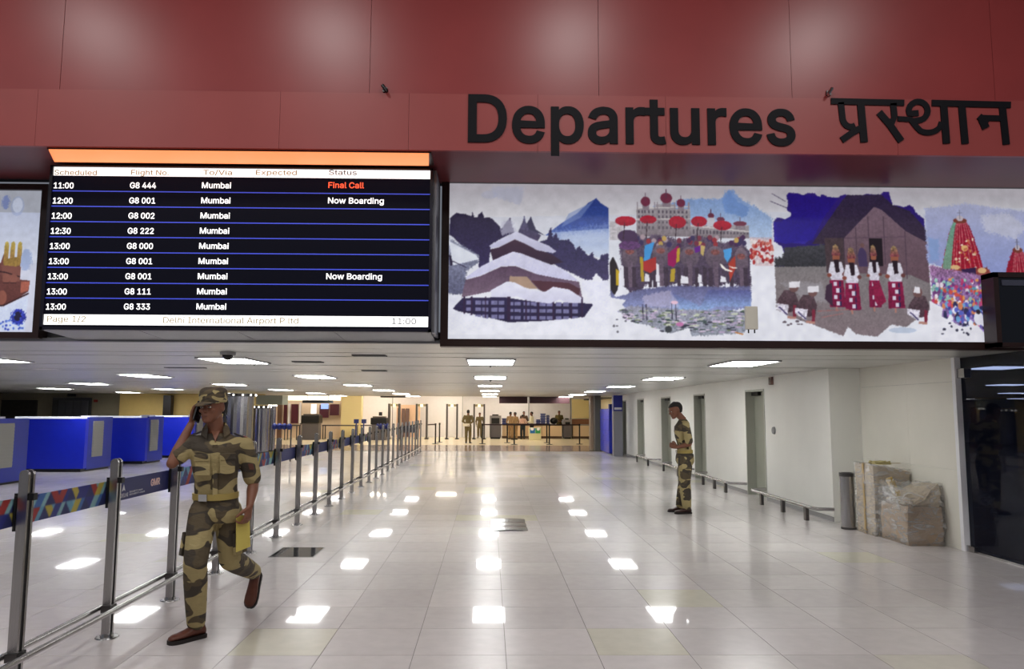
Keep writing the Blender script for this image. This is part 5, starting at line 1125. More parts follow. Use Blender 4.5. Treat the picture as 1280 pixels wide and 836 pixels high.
# yellow column, white wall bay, brown double door, peach wall
o = panel('column', 'broad pale yellow column behind the railing, left of the white bay', 'column', 425.5, 490, 452, 552, 43.7, .6, mat('column_yellow', (230, 212, 156), .5, emit=(240, 210, 130), estr=0.0))
o = panel('partition_wall', 'peach wall strip behind the first two detector gates', 'partition', 495, 506, 525, 548, 46.3, .2, mat('peach', (236, 200, 170), .5))
dd = thing('double_door', (P(504, 530, 46.2).x, 46.2, 0), 'brown double door in the peach wall behind the first detector gate', 'door')
for q in ((496.5, 510, 499.5, 546), (501.5, 510.5, 506, 546), (506.4, 510.5, 511.5, 546)): panel('door_leaf', None, None, *q, 46.2, .08, mat('brown_door', (112, 88, 84), .5), dd)
# white partition frames on the back wall
for n, px in enumerate((578, 661, 713.5)):
    a, b = P(px - .6, 546, 46.6), P(px + .6, 496, 46.6)
    o = MB().box(a.x, b.x, 46.6, 46.7, 0, 3.2).build('partition_post', M_grey, org=(a.x, 46.6, 0)); tag(o, ['slim grey upright on the white back wall behind the guard in khaki', 'slim grey upright on the white back wall above the blue and green bin', 'slim grey upright between the white and yellow back walls'][n], 'post')
panel('yellow_board', 'large pale yellow board on the back wall at the far right counter', 'board', 715, 499, 736.5, 523, 46.5, .1, mat('board_yellow', (250, 232, 170), .5))
panel('wood_band', 'brown wooden band below the pale yellow board', 'board', 715, 523.8, 737, 530.5, 46.4, .15, mat('wood_band', (150, 104, 76), .5))
hs = thing('hanging_sign', (P(668, 500, 34.0).x, 34.0, 2.0), 'long dark maroon sign hung at the ceiling edge over the far counters', 'sign')
for q in ((624, 495.9, 659.5, 504), (662, 495.9, 712, 504)): panel('sign_panel', None, None, *q, 34.0, .12, mat('sign_maroon', (62, 32, 36), .4), hs)
panel('shelf_top', 'flat dark canopy near the ceiling left of the detector gates', 'canopy', 475.5, 495, 506, 496.6, 36.2, .5, M_dgrey)
o = panel('column', 'slim brown pole rising to the dark canopy left of the detector gates', 'pole', 489.8, 496, 491.2, 540, 36.4, .06, M_steel_d)

# ---------------------------------------------------------------- security equipment
YG = 43.6
gate = None
GL = ['leftmost walk-through metal detector gate in the far security hall', 'second walk-through metal detector gate, before the brown door', 'third walk-through metal detector gate, left of the guard in khaki', 'rightmost walk-through metal detector gate, behind the two khaki guards']
for n, (xa_, xb_) in enumerate(((485, 500.5), (519.5, 535), (557.5, 572.5), (591.5, 606))):
    a, b = P(xa_, 549, YG), P(xb_, 504.5, YG); w = b.x - a.x
    if gate is None:
        gate = thing('detector_gate', (a.x, YG, 0), GL[n], 'metal detector', 'walk-through metal detectors'); z1 = b.z
        for x in (a.x, b.x - .09):
            MB().box(x, x + .09, YG - .25, YG + .25, 0, z1).build('side_pillar', mat('gate_grey', (76, 72, 74), .4), gate)
            MB().box(x - .06, x + .15, YG - .3, YG + .3, 0, .05).build('foot', M_black, gate)
        MB().box(a.x + .09, b.x - .09, YG - .22, YG + .22, z1 - .14, z1 - .02).build('crossbar', mat('gate_beige', (150, 140, 110), .5), gate)
        MB().box((a.x + b.x) / 2 - .08, (a.x + b.x) / 2 + .08, YG - .26, YG - .22, z1 - .17, z1 - .03).build('indicator', mat('gate_lamp', (255, 240, 170), .4, emit=(255, 240, 180), estr=2.0), gate)
    else: copy_tree(gate, None, (a.x, YG, 0), GL[n])
def xray(label, px0, px1, ptop, pmid, pbot, Y):
    a, b = P(px0, pbot, Y), P(px1, ptop, Y); zm = P(px0, pmid, Y).z
    t = thing('xray_machine', ((a.x + b.x) / 2, Y, 0), label, 'x-ray machine')
    MB().box(a.x, b.x, Y, Y + 1.0, .08, zm).build('cabinet', mat('xray_grey', (104, 100, 104), .4, .2), t, bevel=.02)
    MB().box(a.x + .05, b.x - .05, Y + .1, Y + .9, 0, .08).build('castors', M_black, t)
    h = b.z - zm; d = .10
    MB().box(a.x, a.x + d, Y, Y + 1.0, zm, b.z - .15).box(b.x - d, b.x, Y, Y + 1.0, zm, b.z - .15).box(a.x, b.x, Y, Y + 1.0, b.z - .16, b.z - .02).build('tunnel', mat('xray_light', (150, 146, 150), .4, .2), t)
    MB().box(a.x + d, b.x - d, Y + .05, Y + .2, zm, b.z - .16).build('curtain', M_black, t)
    MB().box(a.x + .15, b.x - .15, Y + .3, Y + .9, b.z - .02, b.z + .05).build('top_unit', M_black, t)
xray('x-ray baggage machine beside the rightmost detector gate', 612, 626.5, 519, 529.5, 546.5, 44.2)
xray('x-ray baggage machine next to the seated guard at the far right', 704.6, 714.8, 524, 531, 547, 44.8)
M_cf = mat('counter_front', (234, 206, 170), .5); M_ct = mat('counter_top_grey', (150, 140, 140), .35); M_cb = mat('counter_base', (90, 66, 50), .5)
def counter(label, px0, px1, ptop, pbot, Y, dep=.8):
    a, b = P(px0, pbot, Y), P(px1, ptop, Y)
    t = thing('security_counter', ((a.x + b.x) / 2, Y, 0), label, 'counter')
    MB().box(a.x, b.x, Y + .03, Y + dep, .0, .14).build('plinth', M_cb, t)
    n = max(1, int((b.x - a.x) / 1.1)); w = (b.x - a.x) / n
    for k in range(n): MB().box(a.x + k*w + .01, a.x + (k+1)*w - .01, Y, Y + dep, .14, b.z - .06).build('front_panel', M_cf, t)
    MB().box(a.x - .03, b.x + .03, Y - .05, Y + dep, b.z - .06, b.z).build('counter_top', M_ct, t)
counter('long beige baggage counter behind the group of far travellers', 627.5, 702.5, 530.5, 547, 45.0)
counter('short beige counter under the pale yellow board', 716, 737, 530.5, 547, 45.0)
# recycling bin unit
a, b = P(661.5, 550, 42.4), P(676.5, 534.5, 42.4)
rb = thing('recycling_bin', ((a.x + b.x) / 2, 42.4, 0), 'pale recycling bin with blue and green panels before the long counter', 'bin')
MB().box(a.x, b.x, 42.4, 42.9, 0, b.z).build('body', mat('bin_pale', (222, 214, 170), .5), rb, bevel=.015)
MB().box(a.x + .05, (a.x + b.x) / 2 - .01, 42.38, 42.4, .38, b.z - .03).build('blue_panel', mat('bin_blue', (40, 110, 180), .4), rb)
MB().box((a.x + b.x) / 2 + .01, b.x - .05, 42.38, 42.4, .38, b.z - .03).build('green_panel', mat('bin_green', (60, 160, 90), .4), rb)
for dx in (.25, .75):
    x = a.x + (b.x - a.x) * dx; MB().cyl((x, 42.375, .62), (x, 42.385, .62), .09, .09, 14).build('emblem', M_white, rb)
# stacks of blue trays and bags on the counters
M_tray = mat('tray_blue', (36, 52, 120), .45)
def trays(label, px0, px1, ptop, zb_, Y, n):
    a, b = P(px0, 530, Y), P(px1, ptop, Y); t = thing('tray_stack', ((a.x + b.x) / 2, Y, zb_), label, 'trays'); h = (b.z - zb_) / n
    for k in range(n):
        e_ = .015 * (k % 2); MB().box(a.x + e_, b.x - e_, Y, Y + .5, zb_ + k * h, zb_ + (k + .86) * h).build('tray', M_tray, t)
zc_ = P(702.5, 530.5, 45).z + .003
trays('low stack of blue trays beside the first x-ray machine', 627.5, 634.5, 522.5, zc_, 45.1, 5)
trays('tallest blue tray stack on the long counter, left of its twin', 676, 682, 516.5, zc_, 45.1, 9)
trays('tall narrow blue tray stack beside the tallest one', 683.2, 687, 518.5, zc_, 45.1, 8)
trays('lower blue tray stack on the long counter beside the white-shirted man', 670.5, 675.6, 524, zc_, 45.1, 4)
o = MB().ell((P(692.5, 528, 45.2).x, 45.3, zc_ + .212), (.24, .2, .2), None, 12, 8).build('backpack', M_black, org=(P(691, 528, 45.2).x, 45.3, zc_)); tag(o, 'dark rounded bag on the counter left of the seated guard', 'bag')
# stanchions with retractable belts
def stan(px, pb):
    q = G(px, pb); t = thing('belt_stanchion', (q.x, q.y, 0), None, 'barrier post', 'black belt stanchions in the far hall')
    MB().cyl((q.x, q.y, 0), (q.x, q.y, .03), .17, .15, 16).build('base', M_black, t)
    MB().cyl((q.x, q.y, .03), (q.x, q.y, .98), .035, .035, 10).build('post', M_black, t)
    MB().cyl((q.x, q.y, .90), (q.x, q.y, 1.0), .045, .045, 10).build('head', M_black, t)
    return t, q
st = []
for px, pb, lb in ((544.2, 554.6, 'black belt stanchion nearest the end of the steel railing'), (549.3, 552.8, 'black belt stanchion just right of the one nearest the railing end'), (603, 554.8, 'black belt stanchion right of the khaki guard seen from behind'),
                   (634, 553.4, 'black belt stanchion before the counter left of the khaki pair'), (642.8, 555.6, 'black belt stanchion in front of the khaki pair'), (683.6, 553.4, 'farther black belt stanchion below the twin blue tray stacks'),
                   (686.7, 555.6, 'nearer black belt stanchion below the twin blue tray stacks'), (724.5, 555.2, 'rightmost black belt stanchion, near the grey pillar')):
    t, q = stan(px, pb); t['label'] = lb; st.append(q)
def belt2(i, j, lb):
    a, b = st[i], st[j]; m = MB(); d = (b - a).normalized(); n_ = Vector((-d.y, d.x, 0)) * .004; a2 = a + d * .046; b2 = b - d * .046
    m.add([tuple(v) for v in (a2 - n_ + Vector((0,0,.92)), b2 - n_ + Vector((0,0,.92)), b2 + n_ + Vector((0,0,.92)), a2 + n_ + Vector((0,0,.92)), a2 - n_ + Vector((0,0,.98)), b2 - n_ + Vector((0,0,.98)), b2 + n_ + Vector((0,0,.98)), a2 + n_ + Vector((0,0,.98)))],
          [(0,3,2,1),(4,5,6,7),(0,1,5,4),(1,2,6,5),(2,3,7,6),(3,0,4,7)])
    o = m.build('barrier_belt', mat('belt_maroon', (50, 28, 32), .6), org=tuple(a)); tag(o, lb, 'belt')
belt2(2, 4, 'dark barrier belt passing before the x-ray machine to the khaki pair'); belt2(4, 6, 'dark barrier belt before the recycling bin'); belt2(6, 7, 'dark barrier belt at the right before the seated guard'); belt2(3, 5, 'farther dark barrier belt close to the long counter')
q = G(534, 556); a = Vector((q.x, q.y, 0)); st.append(a); belt2(8, 0, 'dark barrier belt leaving the end of the steel railing')

# ---------------------------------------------------------------- middle distance left, seen through the railing
def table(label, px0, px1, ptop, pbot, m_top, box=False):
    q0, q1 = G(px0, pbot), G(px1, pbot); Y = q0.y; z = P(px0, ptop, Y).z
    t = thing('bag_table', ((q0.x + q1.x) / 2, Y, 0), label, 'table')
    MB().box(q0.x, q1.x, Y, Y + .7, z - .06, z).build('table_top', m_top, t)
    if box:
        n = 2; w = (q1.x - q0.x) / n
        for k in range(n): MB().box(q0.x + k*w + .02, q0.x + (k+1)*w - .02, Y, Y + .04, .12, z - .06).build('modesty_panel', mat('panel_grey', (170, 156, 150), .5), t)
    for x in (q0.x + .03, q1.x - .08):
        for y in (Y + .02, Y + .62): MB().box(x, x + .05, y, y + .05, 0, z - .06).build('leg', M_steel_d, t)
M_tt = mat('table_dark', (70, 62, 62), .4)
table('grey panelled search table below the dark x-ray tunnel, left of the yellow column', 374, 398, 529, 549, M_tt, True)
table('long dark-topped table before the yellow column', 402, 446, 531, 549, M_tt)
table('dark-topped table left of the grey panelled one', 354, 372, 531, 550, M_tt)
table('dark-topped table before the white wall bay', 450, 478, 531, 549, M_tt)
def lowx(label, px0, px1, ptop, pb, Y):
    a, b = P(px0, pb, Y), P(px1, ptop, Y); t = thing('xray_machine', ((a.x + b.x) / 2, Y, 0), label, 'x-ray machine')
    MB().box(a.x, b.x, Y, Y + .9, a.z, b.z).build('tunnel_hood', M_black, t, bevel=.04)
    MB().box(a.x + .1, b.x - .1, Y + .1, Y + .8, b.z, b.z + .07).build('top_unit', mat('hood_brown', (90, 78, 70), .5), t)
    MB().box(a.x + .05, b.x - .05, Y + .1, Y + .8, 0, a.z).build('cabinet', MATS['xray_grey'], t)
lowx('black hooded x-ray tunnel left of the yellow column', 376, 399, 519, 529, 41.4)
lowx('black hooded x-ray tunnel before the white wall bay', 463, 483, 522, 530.5, 41.4)
for n, (px, w) in enumerate(((445, 5), (454.5, 5))):
    a = P(px, 529, 41.0); o = MB().box(a.x - .12, a.x + .12, 41.0, 41.2, a.z, a.z + .22).box(a.x - .03, a.x + .03, 41.05, 41.1, 0, a.z).build('monitor', M_tray, org=(a.x, 41, a.z)); tag(o, ['left of two small blue monitor backs before the yellow column', 'right of two small blue monitor backs, at the white bay'][n], 'monitor')
a = P(475.5, 519.5, 41.5); o = MB().box(a.x - .09, a.x + .09, 41.5, 41.6, a.z + .0, a.z + .2).build('monitor', M_black, org=(a.x, 41.5, a.z)); tag(o, 'small dark monitor standing on the x-ray tunnel at the white bay', 'monitor')
# blue cloth bags on a stand among the posts
for n, (x0, x1, y0, y1, Yp) in enumerate(((340, 365, 529, 537, 24), (470, 486, 529, 537, 34), (500, 520, 531, 541, 33))):
    a, b = P(x0, y1, Yp), P(x1, y0, Yp)
    t = thing('trolley_rack', ((a.x + b.x) / 2, Yp, 0), ['blue padded barrier on legs beside the slim steel columns', 'blue padded barrier on legs at the far part of the railing', 'dark blue padded barrier on legs behind the last railing posts'][n], 'barrier')
    m_ = mat('padding_blue', (36, 48, 120), .6) if n < 2 else mat('padding_dark', (56, 66, 84), .6)
    k = 4
    for i in range(k): MB().ell((a.x + (b.x - a.x) * (i + .5) / k, Yp, (a.z + b.z) / 2), ((b.x - a.x) / k * .55, .12, (b.z - a.z) / 2), None, 10, 6).build('pad', m_, t, smooth=True)
    MB().box(a.x, b.x, Yp - .02, Yp + .02, a.z + .02, a.z + .06).box(a.x, a.x + .04, Yp - .02, Yp + .02, 0, a.z + .04).box(b.x - .04, b.x, Yp - .02, Yp + .02, 0, a.z + .04).build('stand', M_steel_d, t)

# ---------------------------------------------------------------- right side, far: column, bin, blue lockers
o = panel('column', 'brown-grey square pillar between far counters and blue lockers', 'column', 738.5, 494, 744.5, 561, 31.6, .5, mat('pillar_beige', (150, 130, 112), .5))
a, b = P(744, 560, 31.1), P(751, 494, 31.1)
o = MB().box(a.x, b.x, 31.1, 31.8, 0, CZ).build('column', mat('pillar_dark', (92, 92, 84), .4), org=(a.x, 31.1, 0)); tag(o, 'dark grey pillar directly left of the blue lockers', 'column')
q = G(747, 560.5); t = thing('waste_bin', (q.x, q.y - .4, 0), 'black upright bin at the foot of the dark grey pillar', 'bin')
MB().box(q.x - .12, q.x + .12, q.y - .5, q.y - .25, 0, .85).build('body', M_black, t, bevel=.02); MB().box(q.x - .09, q.x + .09, q.y - .48, q.y - .27, .85, .93).build('lid', M_dgrey, t)
lk = thing('locker_cabinet', (4.78, 29.6, 0), 'tall blue locker cabinet in panels, against the far right wall', 'cabinet')
LX = 4.58; lx1 = 4.98
MB().box(LX, lx1, 28.6, 30.9, .03, 1.72).build('body', M_b2, lk)
M_lb = mat('locker_blue', (30, 50, 190), .3)
for i in range(3):
    for j in range(4): MB().box(LX - .02, LX, 28.62 + i * .76, 28.62 + i * .76 + .74, .06 + j * .415, .06 + j * .415 + .40).build('door', M_lb, lk)
for j in range(4): MB().box(LX + .01, lx1 - .01, 28.58, 28.6, .06 + j * .415, .06 + j * .415 + .40).build('end_panel', M_lb, lk)
o = MB().box(4.62, 4.8, 28.9, 29.1, 1.72, 1.9).build('box_on_locker', M_tray, org=(4.71, 29, 1.72)); tag(o, 'small dark blue box standing on the blue lockers', 'box')
a, b = P(767.5, 569, 27.25), P(778, 494, 27.25)
kb = thing('advert_pillar', ((a.x + b.x) / 2, 27.25, 0), 'grey upright panel with a deep blue top right of the lockers', 'sign')
MB().box(a.x, b.x, 27.25, 27.6, 0, 1.63).build('lower_panel', mat('kiosk_grey', (130, 130, 140), .4), kb); MB().box(a.x, b.x, 27.25, 27.6, 1.63, 2.2).build('upper_panel', mat('deep_blue', (24, 32, 130), .35), kb)
MB().box(a.x + .03, b.x - .03, 27.235, 27.25, 1.68, 1.76).build('lettering_strip', M_bw, kb)

# ---------------------------------------------------------------- people
M_skin = mat('brown_skin', (124, 80, 60), 0.5, var=0.06, vscale=12)
M_hair = mat('black_hair', (22, 18, 18), 0.6)
M_camo = camo_mat('camouflage_cloth', 4.6, 0.92)
M_camo2 = camo_mat('camouflage_cloth_cap', 9.0, 1.1)
M_boot = mat('brown_leather', (92, 50, 36), 0.38, var=.12, vscale=9)
M_sole = mat('dark_sole', (30, 22, 20), 0.6)
M_webb = mat('webbing_belt', (160, 140, 78), 0.6)
def frame(axis, fwd):
    a = Vector(axis).normalized(); f = Vector(fwd); f = (f - a * f.dot(a)).normalized(); return f, f.cross(a)
def ring(c, axis, fwd, rf, rs, n=18, off=0.0, sq=2.0):
    """oval ring round axis; rf along fwd, rs sideways"""
    f, s = frame(axis, fwd); c = Vector(c) + f * off; out = []
    for i in range(n):
        t = 2 * math.pi * i / n; ct, sn = math.cos(t), math.sin(t)
        if sq != 2.0: ct = math.copysign(abs(ct) ** (2 / sq), ct); sn = math.copysign(abs(sn) ** (2 / sq), sn)
        out.append(c + f * (rf * ct) + s * (rs * sn))
    return out
def limb(mb, pts, radii, fwd, n=14):
    """tapered limb through pts; radii are (forward, side) pairs"""
    rings = []
    for i, p in enumerate(pts):
        a = Vector(pts[max(0, i-1)]); b = Vector(pts[min(len(pts)-1, i+1)])
        r = radii[i] if isinstance(radii[i], tuple) else (radii[i], radii[i])
        rings.append(ring(p, b - a, fwd, r[0], r[1], n))
    mb.loft(rings); mb.ell(pts[0], (min(radii[0]) if isinstance(radii[0], tuple) else radii[0],) * 3); 
    e = radii[-1]; mb.ell(pts[-1], ((min(e) if isinstance(e, tuple) else e),) * 3)
def lerp(a, b, t): return Vector(a) * (1 - t) + Vector(b) * t
def hand(mb, W, f, n, side, curl=(.5, .8, .6), s=1.0, spread=.0, thumb_in=.5, curls=None):
    """W wrist, f finger direction, n palm normal, side = direction of the thumb edge"""
    f = Vector(f).normalized(); n = Vector(n); n = (n - f * n.dot(f)).normalized(); t = Vector(side); t = (t - f * t.dot(f) - n * t.dot(n)).normalized()
    W = Vector(W)
    rr = []
    for d, w, h in ((0, .026, .019), (.02, .031, .017), (.05, .039, .016), (.08, .042, .014), (.092, .040, .010)):
        rr.append(ring(W + f * d * s, f, n, h * s, w * s, 14, 0, 2.6))
    mb.loft(rr)
    for k, (off, L) in enumerate(((.031, .92), (.0105, 1.0), (-.0105, .94), (-.031, .76))):
        p = W + f * .078 * s + t * off * s; d = (f + t * off * spread * 6).normalized(); pts = [p]; cc = curls[k] if curls else curl
        ang = 0
        for q, l in enumerate((.046, .028, .022)):
            ang += cc[q]; dd = d * math.cos(ang) + n * math.sin(ang); p = p + dd * l * L * s; pts.append(p)
        r0 = .0092 * s
        limb(mb, pts, [r0, r0 * .97, r0 * .88, r0 * .74], t, 8)
    p = W + f * .018 * s + t * .026 * s; d1 = (f * .62 + t * .75 + n * .35 * thumb_in).normalized(); d2 = (f * .85 + t * .25 + n * .8 * thumb_in).normalized()
    limb(mb, [p, p + d1 * .036 * s, p + d1 * .036 * s + d2 * .03 * s, p + d1 * .036 * s + d2 * .055 * s], [.014 * s, .0125 * s, .0105 * s, .008 * s], n, 8)

HR = [(0.0, .020, .052, .084), (.012, .034, .030, .096), (.035, .051, -.030, .098), (.06, .060, -.062, .096), (.085, .066, -.078, .095), (.108, .070, -.090, .090),
      (.128, .073, -.096, .096), (.150, .075, -.098, .095), (.175, .074, -.096, .088), (.20, .064, -.084, .070), (.219, .046, -.060, .044), (.232, .016, -.022, .012)]
def head(mb, C, up, fwd, s=1.0):
    """C chin-level point on the neck axis"""
    u = Vector(up).normalized(); f, sd = frame(u, fwd); C = Vector(C)
    mb.loft([ring(C + u * h * s, u, f, (y1 - y0) / 2 * s, w * s, 20, (y0 + y1) / 2 * s, 2.2) for h, w, y0, y1 in HR])
    pt = lambda h, y, x=0: C + u * h * s + f * y * s + sd * x * s
    mb.loft([ring(pt(.126, .092), u, f, .008*s, .008*s, 10), ring(pt(.105, .102), u, f, .012*s, .010*s, 10), ring(pt(.088, .110), u, f, .015*s, .015*s, 10), ring(pt(.079, .104), u, f, .013*s, .018*s, 10), ring(pt(.073, .096), u, f, .006*s, .010*s, 10)])
    A = Matrix((sd, f, u)).transposed()
    for x in (-1, 1):
        mb.ell(pt(.130, .090, .030 * x), (.024*s, .011*s, .008*s), A)       # brow
        mb.ell(pt(.088, .074, .042 * x), (.019*s, .018*s, .016*s), A)       # cheek
        mb.ell(pt(.104, -.008, .074 * x), (.009*s, .019*s, .030*s), A)      # ear
    mb.ell(pt(.056, .094), (.024*s, .011*s, .006*s), A); mb.ell(pt(.047, .092), (.020*s, .011*s, .007*s), A)   # lips
    mb.ell(pt(.016, .084), (.022*s, .016*s, .014*s), A)
    return pt, A
def shoe(mb, sole, A_, heel, toe, up=(0, 0, 1), s=1.0):
    """heel and toe are ground points; ankle A_"""
    heel, toe, up = Vector(heel), Vector(toe), Vector(up).normalized(); d = (toe - heel).normalized(); up = (up - d * up.dot(d)).normalized(); sd = d.cross(up); L = (toe - heel).length
    prof = [(0.0, .026, .075), (.06, .036, .105), (.2, .039, .118), (.36, .040, .105), (.52, .045, .080), (.70, .050, .066), (.86, .047, .060), (.96, .033, .050), (1.0, .014, .034)]
    rr = []
    for t, w, h in prof:
        c = heel + d * L * t; rr.append([c + sd * w * s * math.cos(a) + up * (.022 + (h * s - .022) * (.5 + .5 * math.sin(a))) * 1.0 if True else 0 for a in [2 * math.pi * i / 16 for i in range(16)]])
    mb.loft(rr)
    limb(mb, [heel + d * L * .24 + up * .06, Vector(A_) + up * .02], [(.042, .036), (.046, .042)], d)
    rr = []
    for t, w, h in prof:
        c = heel + d * L * (t * 1.02 - .01); w = w + .004; rr.append([c - sd * w * s, c + sd * w * s, c + sd * w * s + up * .026, c - sd * w * s + up * .026])
    sole.loft(rr)

def person(root, J, cloth, fwd, voxel=.0055, s=1.0, legs=None, shirt_mat=None, trouser_mat=None, skin=None, sleeve=.62, hands=True, boots=None, loose=1.0, belt=True, hvox=None):
    """J: joints in world space. One continuous body, then clothes, belt and boots as parts."""
    skin = skin or M_skin; org = ORG[root]; F = Vector(fwd).normalized()
    bs = s; hs_ = s * J.get('hs', 1.0)
    body = MB(); hd, A = head(body, J['chin'], J['head_up'], J['face'], hs_)
    neckb, chest, pelvis = Vector(J['neck']), Vector(J['chest']), Vector(J['pelvis'])
    hu = Vector(J['head_up']).normalized(); hf, _ = frame(hu, J['face'])
    limb(body, [neckb - Vector((0,0,.05)), neckb + Vector((0,0,.0)), Vector(J['chin']) + hu * .05 * s - hf * .012], [(.066*s, .075*s), (.058*s, .060*s), (.056*s, .056*s)], J['face'])
    shL, shR = Vector(J['shL']), Vector(J['shR']); acr = (shL - shR).normalized(); half = (shL - shR).length / 2
    up = (neckb - pelvis).normalized(); fw = frame(up, Vector((-acr.y, acr.x, 0)) if Vector((-acr.y, acr.x, 0)).dot(F) > 0 else Vector((acr.y, -acr.x, 0)))[0]
    def torso(mb, g):
        prof = [(-.10, .085, .125), (-.02, .112, .158), (.08, .112, .162), (.22, .106, .148), (.38, .108, .146), (.55, .118, .158), (.70, .126, .172), (.82, .118, .176), (.90, .100, .165), (.955, .078, .12), (1.0, .060, .075)]
        k = half / .19; rr = []
        fp = frame(up, F)[0]
        for t, a, b in prof:
            c = lerp(pelvis, neckb, t) + fw * (.02 if .5 < t < .9 else 0); f_ = (fp * (1 - max(0, min(1, t * 1.5))) + fw * max(0, min(1, t * 1.5)))
            rr.append(ring(c, up, f_, a * s * g + (g - 1) * .02, b * s * k * g, 22, 0, 2.3))
        mb.loft(rr)
    torso(body, .88)
    fore = []
    for sd in 'LR':
        S, E, W = Vector(J['sh' + sd]), Vector(J['el' + sd]), Vector(J['wr' + sd])
        limb(body, [S, lerp(S, E, .45), E], [.047 * s, .045 * s, .037 * s], F)
        limb(body, [E, lerp(E, W, .3), lerp(E, W, .75), W], [.038 * s, .041 * s, .030 * s, (.020 * s, .027 * s)], F)
        if hands and 'hand' + sd in J: hand(body, W, s=s, **J['hand' + sd])
        H, K, N = Vector(J['hip' + sd]), Vector(J['kn' + sd]), Vector(J['an' + sd])
        limb(body, [H, lerp(H, K, .5), K, lerp(K, N, .3), N], [.072 * s, .062 * s, .048 * s, .047 * s, .034 * s], F)
    me = remesh(body, voxel, 2, org, 'body'); me.materials.append(skin); link_mesh('body', me, skin, root)
    # face
    eye = MB(); iris = MB(); brow = MB()
    for x in (-1, 1):
        eye.ell(hd(.1125, .0870, .030 * x), (.0145*s, .009*s, .0065*s), A, 10, 6); iris.ell(hd(.1125, .0925, .030 * x), (.0058*s, .005*s, .0055*s), A, 8, 6)
        brow.ell(hd(.129, .0985, .031 * x), (.020*s, .005*s, .0042*s), A, 10, 6)
    if voxel < .009:
        eb = eye.build('eyes', mat('eye_white', (200, 190, 180), .3), root, smooth=True); iris.build('irises', mat('eye_dark', (30, 20, 16), .2), root, smooth=True); brow.build('eyebrows', M_hair, root, smooth=True)
        MB().ell(hd(.0515, .1005), (.021*s, .0055*s, .0035*s), A).build('mouth', mat('lip_brown', (104, 60, 52), .45), root, smooth=True)
    # hair
    hr = MB()
    lo = .10 if J.get('cap') else .12
    rr = []
    for h, w, y0, y1 in HR:
        if h < .045: continue
        y1h = min(y1 - .004, -.02 + max(0, h - .06) * .25) if h < .155 else y1 + (.006 if h > .17 else -.004)
        rr.append(ring(hd(h, 0), hu, J['face'], (y1h - y0 + .012) / 2 * hs_, (w + .006) * hs_, 20, ((y1h + y0) / 2 - .003) * hs_, 2.2))
    rr.append(ring(hd(.240, -.005), hu, J['face'], .012 * s, .012 * s, 20)); hr.loft(rr)
    me = remesh(hr, max(.006, voxel), 2, org, 'hair'); link_mesh('hair', me, M_hair, root)
    if J.get('cap'):
        c = MB(); rr = []
        for h, e, top in ((.138, .010, 0), (.150, .012, 0), (.172, .013, 0), (.198, .016, 0), (.222, .012, -.012), (.240, -.004, -.03), (.250, -.03, -.06)):
            w = .076 + e; y0 = -.099 - e; y1 = .092 + e; rr.append(ring(hd(h + .004, 0), hu, J['face'], (y1 - y0) / 2 * s, w * s, 24, (y0 + y1) / 2 * s, 2.1))
        c.loft(rr); ca = link_mesh('cap', remesh(c, .006, 2, org, 'cap'), M_camo2, root)
        br = MB(); n = 12; rr = []
        for i in range(5):
            t = i / 4; row = []
            for k in range(n + 1):
                a = math.pi * (k / n); x = math.cos(a) * (.082 - .012 * t); y = .045 + math.sin(a) * (.052 + .078 * t); z = .150 - .030 * t * math.sin(a) - .012 * abs(math.cos(a)) * (1 - t)
                row.append((x, y, z))
            rr.append(row)
        vs = []; fs = []
        for lay in (0, .006):
            for row in rr: vs += [hd(z + lay, y, x) for x, y, z in row]
        m1 = n + 1; tot = m1 * 5
        for i in range(4):
            for k in range(n):
                a_ = i*m1+k; fs += [(a_, a_+1, a_+m1+1, a_+m1), (tot+a_, tot+a_+m1, tot+a_+m1+1, tot+a_+1)]
        for k in range(n): a_ = 4*m1+k; fs.append((a_, a_+1, tot+a_+1, tot+a_))
        br.add(vs, fs).build('brim', M_camo2, ca, smooth=False, auto=True)
    # shirt
    sh = MB(); torso(sh, 1.04)
    for sd in 'LR':
        S, E, W = Vector(J['sh' + sd]), Vector(J['el' + sd]), Vector(J['wr' + sd])
        sh.ell(S, (.064 * s, .064 * s, .06 * s), None, 14, 10)
        end = lerp(S, E, J.get('slv' + sd, sleeve / .62 * .84)) if sleeve < 1 else E
        inner = S + (chest - S) * .3 + Vector((0, 0, .02))
        limb(sh, [inner, S, lerp(S, E, .35), end], [.075 * s, .064 * s, .066 * s, .064 * s], F)
        if sleeve >= 1: limb(sh, [E, lerp(E, W, .5), lerp(E, W, .93)], [.056 * s, .046 * s, .038 * s], F)
    me = remesh(sh, max(.008, voxel), 3, org, 'shirt'); so = link_mesh('shirt', me, shirt_mat or cloth, root)
    tr = MB(); pel = [pelvis + Vector((0, 0, dz)) for dz in (-.10, -.05, .0, .07)]
    fp = frame((0, 0, 1), F)[0]
    tr.loft([ring(p, (0, 0, 1), fp, a * s * loose, b * s * loose, 20, 0, 2.3) for p, a, b in zip(pel, (.10, .122, .122, .112), (.15, .172, .170, .158))])
    for sd in 'LR':
        H, K, N = Vector(J['hip' + sd]), Vector(J['kn' + sd]), Vector(J['an' + sd])
        limb(tr, [H + Vector((0, 0, .02)), lerp(H, K, .3), lerp(H, K, .7), K, lerp(K, N, .3), lerp(K, N, .7), lerp(K, N, .96)],
             [(.100*s*loose, .092*s*loose), (.102*s*loose, .094*s*loose), (.090*s*loose, .084*s*loose), .080*s*loose, .080*s*loose, .072*s*loose, .064*s*loose], F)
    me = remesh(tr, max(.008, voxel), 3, org, 'trousers'); link_mesh('trousers', me, trouser_mat or cloth, root)
